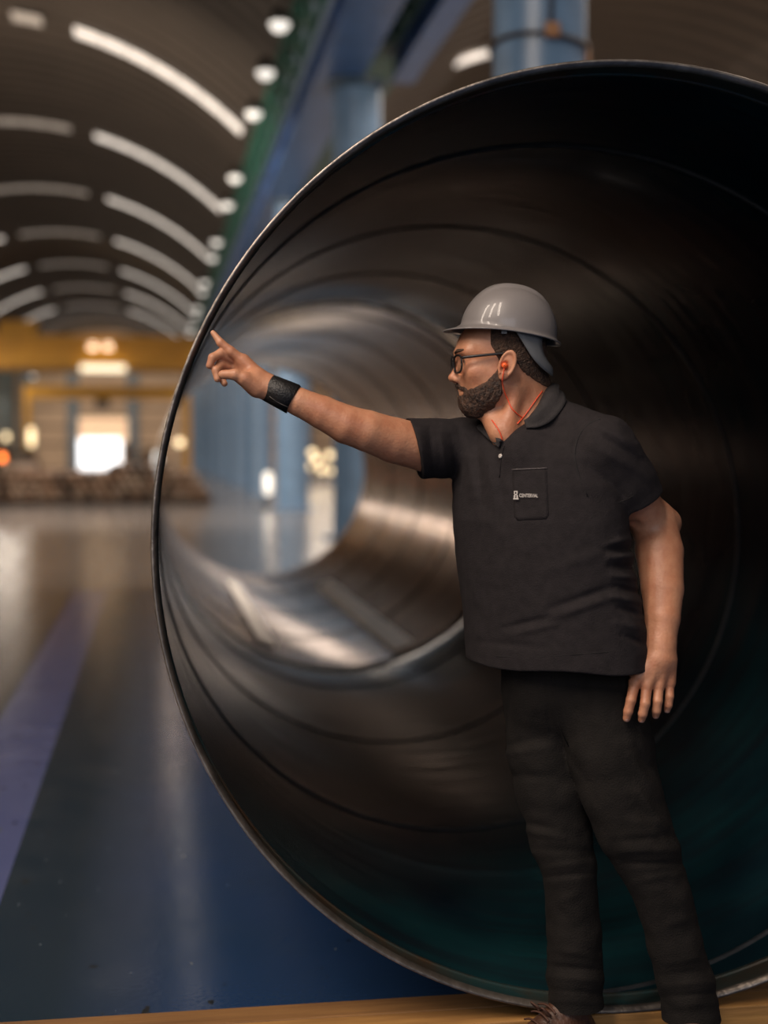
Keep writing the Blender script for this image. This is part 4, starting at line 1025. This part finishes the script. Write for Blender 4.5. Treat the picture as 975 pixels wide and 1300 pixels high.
def hair_fn(p):
    q = headp(p); f, l, u = q[:, 0], np.abs(q[:, 1]), q[:, 2]
    nz = vnoise(q * A3((0.6, 1, 1)), 300, 11) * 0.0011
    d = smin(head_core(q), neck(p), 0.022) - 0.003 - nz
    low = np.interp(f, [-0.10, -0.085, -0.05, -0.02, 0.000, 0.012, 0.026, 0.05, 0.06], [-0.045, -0.042, -0.026, -0.004, 0.028, 0.034, 0.012, 0.012, 0.05]).astype(f32)
    reg = np.maximum(low - u, f - 0.050 + 0.5 * np.maximum(0, 0.05 - u))
    return smax(d, (reg + 0.003 * vnoise(q, 110, 6)).astype(f32), 0.005)
lo, hi = bounds([H(0.07, 0.08, 0.15), H(-0.1, -0.08, -0.05), H(0.07, -0.08, 0), H(-0.1, 0.08, 0)], 0.012)
hair = child('hair', sdf_mesh(hair_fn, lo, hi, 0.0017, 'hair', HAIRM)); hair['label'] = 'short brown hair below the hard hat'
SCL = mat('eye_white', (0.7, 0.66, 0.62), 0.2); IRI = mat('eye_iris', (0.02, 0.015, 0.012), 0.15)
for s in (1, -1):
    V1, F1 = lathe_vf([(0.0118 * math.sin(a), 0.0118 * math.cos(a)) for a in np.linspace(0.001, math.pi - 0.001, 12)], 18)
    e = child('eye', mesh_data('eye', V1, F1, SCL, True)); e.location = H(0.0935, 0.031 * s, 0.0145)
    V1, F1 = lathe_vf([(0.0122 * math.sin(a), 0.0122 * math.cos(a)) for a in np.linspace(0.001, 0.48, 5)], 18)
    ir = link('iris', mesh_data('iris', V1, F1, IRI, True), e); ir.rotation_euler = Vector(HM @ A3((1, 0, 0))).to_track_quat('Z', 'Y').to_euler()
    eb = tube_vf([H(0.1200, 0.010 * s, 0.0345), H(0.1170, 0.022 * s, 0.039), H(0.1065, 0.040 * s, 0.0395), H(0.097, 0.051 * s, 0.034)], [0.0036, 0.0042, 0.0036, 0.002], 8)
    child('eyebrow', mesh_data('eyebrow', *eb, HAIRM, True))
# spectacles
gl = empty('spectacles'); gl.parent = man; gl['label'] = 'black-framed spectacles'
def lens_pt(s, a, ex=1.0):
    c, n_ = math.cos(a), math.sin(a); x = math.copysign(abs(c) ** 0.7, c) * 0.0255 * ex; y = math.copysign(abs(n_) ** 0.7, n_) * 0.0200 * ex
    l = 0.0335 + x
    return H(0.1225 - 2.2 * l * l - 0.02 * (y < 0) * abs(y), s * l, 0.0075 + y)
for s in (1, -1):
    link('lens_rim', mesh_data('lens_rim', *tube_vf([lens_pt(s, a) for a in np.linspace(0, 2 * math.pi, 41)], 0.0026, 8), BLACK, True), gl)
    GL = bpy.data.materials.get('spectacle_glass')
    if not GL:
        GL = mat('spectacle_glass', (1, 1, 1), 0.02); GL.node_tree.nodes['Principled BSDF'].inputs['Transmission Weight'].default_value = 1.0
        GL.node_tree.nodes['Principled BSDF'].inputs['IOR'].default_value = 1.12
    V = [lens_pt(s, a, 0.96) for a in np.linspace(0, 2 * math.pi, 40, endpoint=False)]
    ln = link('lens', mesh_data('lens', V, [tuple(range(40))], GL), gl); md = ln.modifiers.new('thickness', 'SOLIDIFY'); md.thickness = 0.0015; md.offset = 0
    tube('temple_arm', catmull([lens_pt(s, 0.55), H(0.106, s * 0.0655, 0.0215), H(0.075, s * 0.0745, 0.025), H(0.035, s * 0.0810, 0.0285), H(0.015, s * 0.0835, 0.029), H(0.000, s * 0.084, 0.020), H(-0.012, s * 0.084, 0.006)], 4), [0.0036 - 0.0014 * i / 24 for i in range(25)], BLACK, gl, 8)
tube('bridge', [lens_pt(1, math.pi * 0.85), H(0.1235, 0, 0.016), lens_pt(-1, math.pi * 0.85)], 0.0018, BLACK, gl, 8)

# hard hat
hat = empty('hard_hat'); hat.parent = man; hat['label'] = 'grey plastic hard hat'
HC = H(-0.007, 0, 0.080); TL = math.radians(8.5)
def HT(f, l, u):
    return HC + HM @ A3((f * math.cos(TL) - u * math.sin(TL), l, f * math.sin(TL) + u * math.cos(TL)))
def brim_ext(a): return 0.010 + 0.030 * max(0.0, math.cos(a)) ** 1.6 + 0.002 * max(0.0, -math.cos(a))
nA = 96
def hat_ring(rf, z, ext, over=0.0):
    R = []
    for k in range(nA):
        a = 2 * math.pi * k / nA; e = brim_ext(a) * ext
        f, l = (0.1135 * rf + e) * math.cos(a), (0.0945 * rf + e) * math.sin(a)
        zz = z
        if z > 0.03: zz += 0.0075 * float(sstep(np.float32(z), 0.06, 0.112)) * (1 - float(sstep(np.float32(abs(l)), 0.026, 0.036)))
        R.append(HT(f, l, zz - (0.010 * ext * max(0, math.cos(a)) ** 2) + 0.006 * ext * abs(math.sin(a))))
    return R
rings = []
for t in np.linspace(math.pi / 2 - 0.01, 0.06, 26):
    rings.append(hat_ring(math.cos(t) ** 0.86, 0.1090 * math.sin(t) ** 0.95, 0))
n_dome = len(rings)
rings += [hat_ring(1.0, 0.004, 0.06), hat_ring(1.0, -0.001, 0.3), hat_ring(1.0, -0.004, 0.65), hat_ring(1.0, -0.006, 0.95), hat_ring(1.0, -0.0075, 1.0), hat_ring(1.0, -0.0095, 0.97),
          hat_ring(1.0, -0.007, 0.6), hat_ring(0.985, -0.004, 0.15)]
for t in np.linspace(0.1, math.pi / 2 - 0.01, 12):
    rings.append(hat_ring(math.cos(t) ** 0.86 * 0.965, 0.1050 * math.sin(t) ** 0.95 - 0.004, 0))
V = [v for r in rings for v in r]; F = []
for i in range(len(rings) - 1):
    for k in range(nA): F.append((i * nA + k, (i + 1) * nA + k, (i + 1) * nA + (k + 1) % nA, i * nA + (k + 1) % nA))
F.append(tuple(range(nA))); F.append(tuple(len(V) - nA + k for k in range(nA))[::-1])
link('shell', mesh_data('shell', V, F, HATM, True), hat)
# nape strap of the suspension, both sides and round the back
def on_head(f, u, s): return H(f, s * 0.0885 * math.sqrt(max(0.0, 1 - (f / 0.1085) ** 2)), u)
le = [(-0.004, 0.078), (-0.020, 0.054), (-0.034, 0.034), (-0.050, 0.014), (-0.072, -0.004), (-0.092, -0.014), (-0.1045, -0.018)]
ue = [(-0.070, 0.078), (-0.068, 0.054), (-0.070, 0.040), (-0.076, 0.026), (-0.088, 0.012), (-0.098, 0.004), (-0.1045, 0.000)]
for s in (1, -1):
    A_, B_ = catmull([on_head(f, u, s) for f, u in le], 4), catmull([on_head(f, u, s) for f, u in ue], 4)
    V, F = [], []
    for q, r in zip(A_, B_):
        for t in (0, 0.25, 0.5, 0.75, 1.0): V.append(q + (r - q) * t + np.array((0, -0.004 * s * math.sin(math.pi * t), 0)))
    for i in range(len(A_) - 1):
        for k in range(4): F.append((i * 5 + k, i * 5 + k + 1, (i + 1) * 5 + k + 1, (i + 1) * 5 + k))
    st = link('nape_strap', mesh_data('nape_strap', V, F, HATS, True), hat); md = st.modifiers.new('thickness', 'SOLIDIFY'); md.thickness = 0.003
# headband inside the shell and its clip
V, F = [], []
for k in range(49):
    a = 2 * math.pi * k / 48
    for z in (0.000, 0.026): V.append(HT(0.1015 * math.cos(a), 0.0865 * math.sin(a), z))
for k in range(48): F.append((2 * k, 2 * k + 2, 2 * k + 3, 2 * k + 1))
hbnd = link('headband', mesh_data('headband', V, F, HATS, True), hat); md = hbnd.modifiers.new('thickness', 'SOLIDIFY'); md.thickness = 0.003
c_ = HT(0.030, 0.0885, -0.004)
ck = link('strap_clip', mesh_data('strap_clip', *box_vf((-0.006, -0.003, -0.007), (0.006, 0.003, 0.010)), HATS), hat, tuple(c_))

# ear plugs and their cord
def eplug(s):
    o = H(0.0215, s * 0.0895, 0.0015)
    V1, F1 = lathe_vf([(0.001, 0.010), (0.0055, 0.009), (0.0068, 0.004), (0.0068, -0.002), (0.0052, -0.008), (0.001, -0.012)], 16)
    e = child('ear_plug', mesh_data('ear_plug', V1, F1, ORANGE, True)); e.location = o
    e.rotation_euler = Vector(HM @ A3((0.35, s, 0))).to_track_quat('Z', 'Y').to_euler(); e['label'] = 'orange ear plug'
    return e
ep = eplug(1); eplug(-1)
body_near = lambda p: np.minimum(head_fn(p), shirt_fn(p))
cord = [H(0.024, 0.096, -0.004)] + [surf(body_near, x, y, 0.003) for x, y in ((638, 481), (638.5, 489), (641, 499), (645, 508), (649, 517), (655, 524), (663, 530))]
child('ear_plug_cord', mesh_data('ear_plug_cord', *tube_vf(catmull(cord, 4), 0.0014, 6), mat('cord_red', (0.85, 0.09, 0.03), 0.45), True))
cord = [surf(body_near, x, y, 0.003) for x, y in ((689, 496), (680, 508), (671, 521), (664, 530), (657, 538))]
child('ear_plug_cord', mesh_data('ear_plug_cord', *tube_vf(catmull(cord, 4), 0.0014, 6), MATS['cord_red'], True))
cord = [surf(body_near, x, y, 0.003) for x, y in ((624, 533), (630, 541), (635, 550), (638, 559))]
child('ear_plug_cord', mesh_data('ear_plug_cord', *tube_vf(catmull(cord, 4), 0.0014, 6), MATS['cord_red'], True))

# finger nails of the hanging hand
NAIL = mat('finger_nail', (0.55, 0.30, 0.22), 0.3)
for pts, rr in FINGERS_L:
    tip, pre = pts[-1], pts[-2]; d = (tip - pre) / np.linalg.norm(tip - pre)
    nrm = A3((0, -1, 0)); nrm = nrm - d * (nrm @ d); nrm /= np.linalg.norm(nrm); s_ = np.cross(d, nrm)
    V, F = [], []
    for i, t in enumerate((-0.008, -0.004, 0.0, 0.004, 0.0065)):
        for k in range(5):
            x = (k - 2) / 2.0; wd_ = 0.0055 * (1 - 0.12 * (i in (0, 4)))
            V.append(tip + d * t + s_ * x * wd_ + nrm * (rr[-1] * 1.04 - 0.0026 * x * x - 0.0009 * max(0, i - 2) ** 2))
    for i in range(4):
        for k in range(4): F.append((i * 5 + k, i * 5 + k + 1, (i + 1) * 5 + k + 1, (i + 1) * 5 + k))
    nl = child('finger_nail', mesh_data('finger_nail', V, F, NAIL, True))
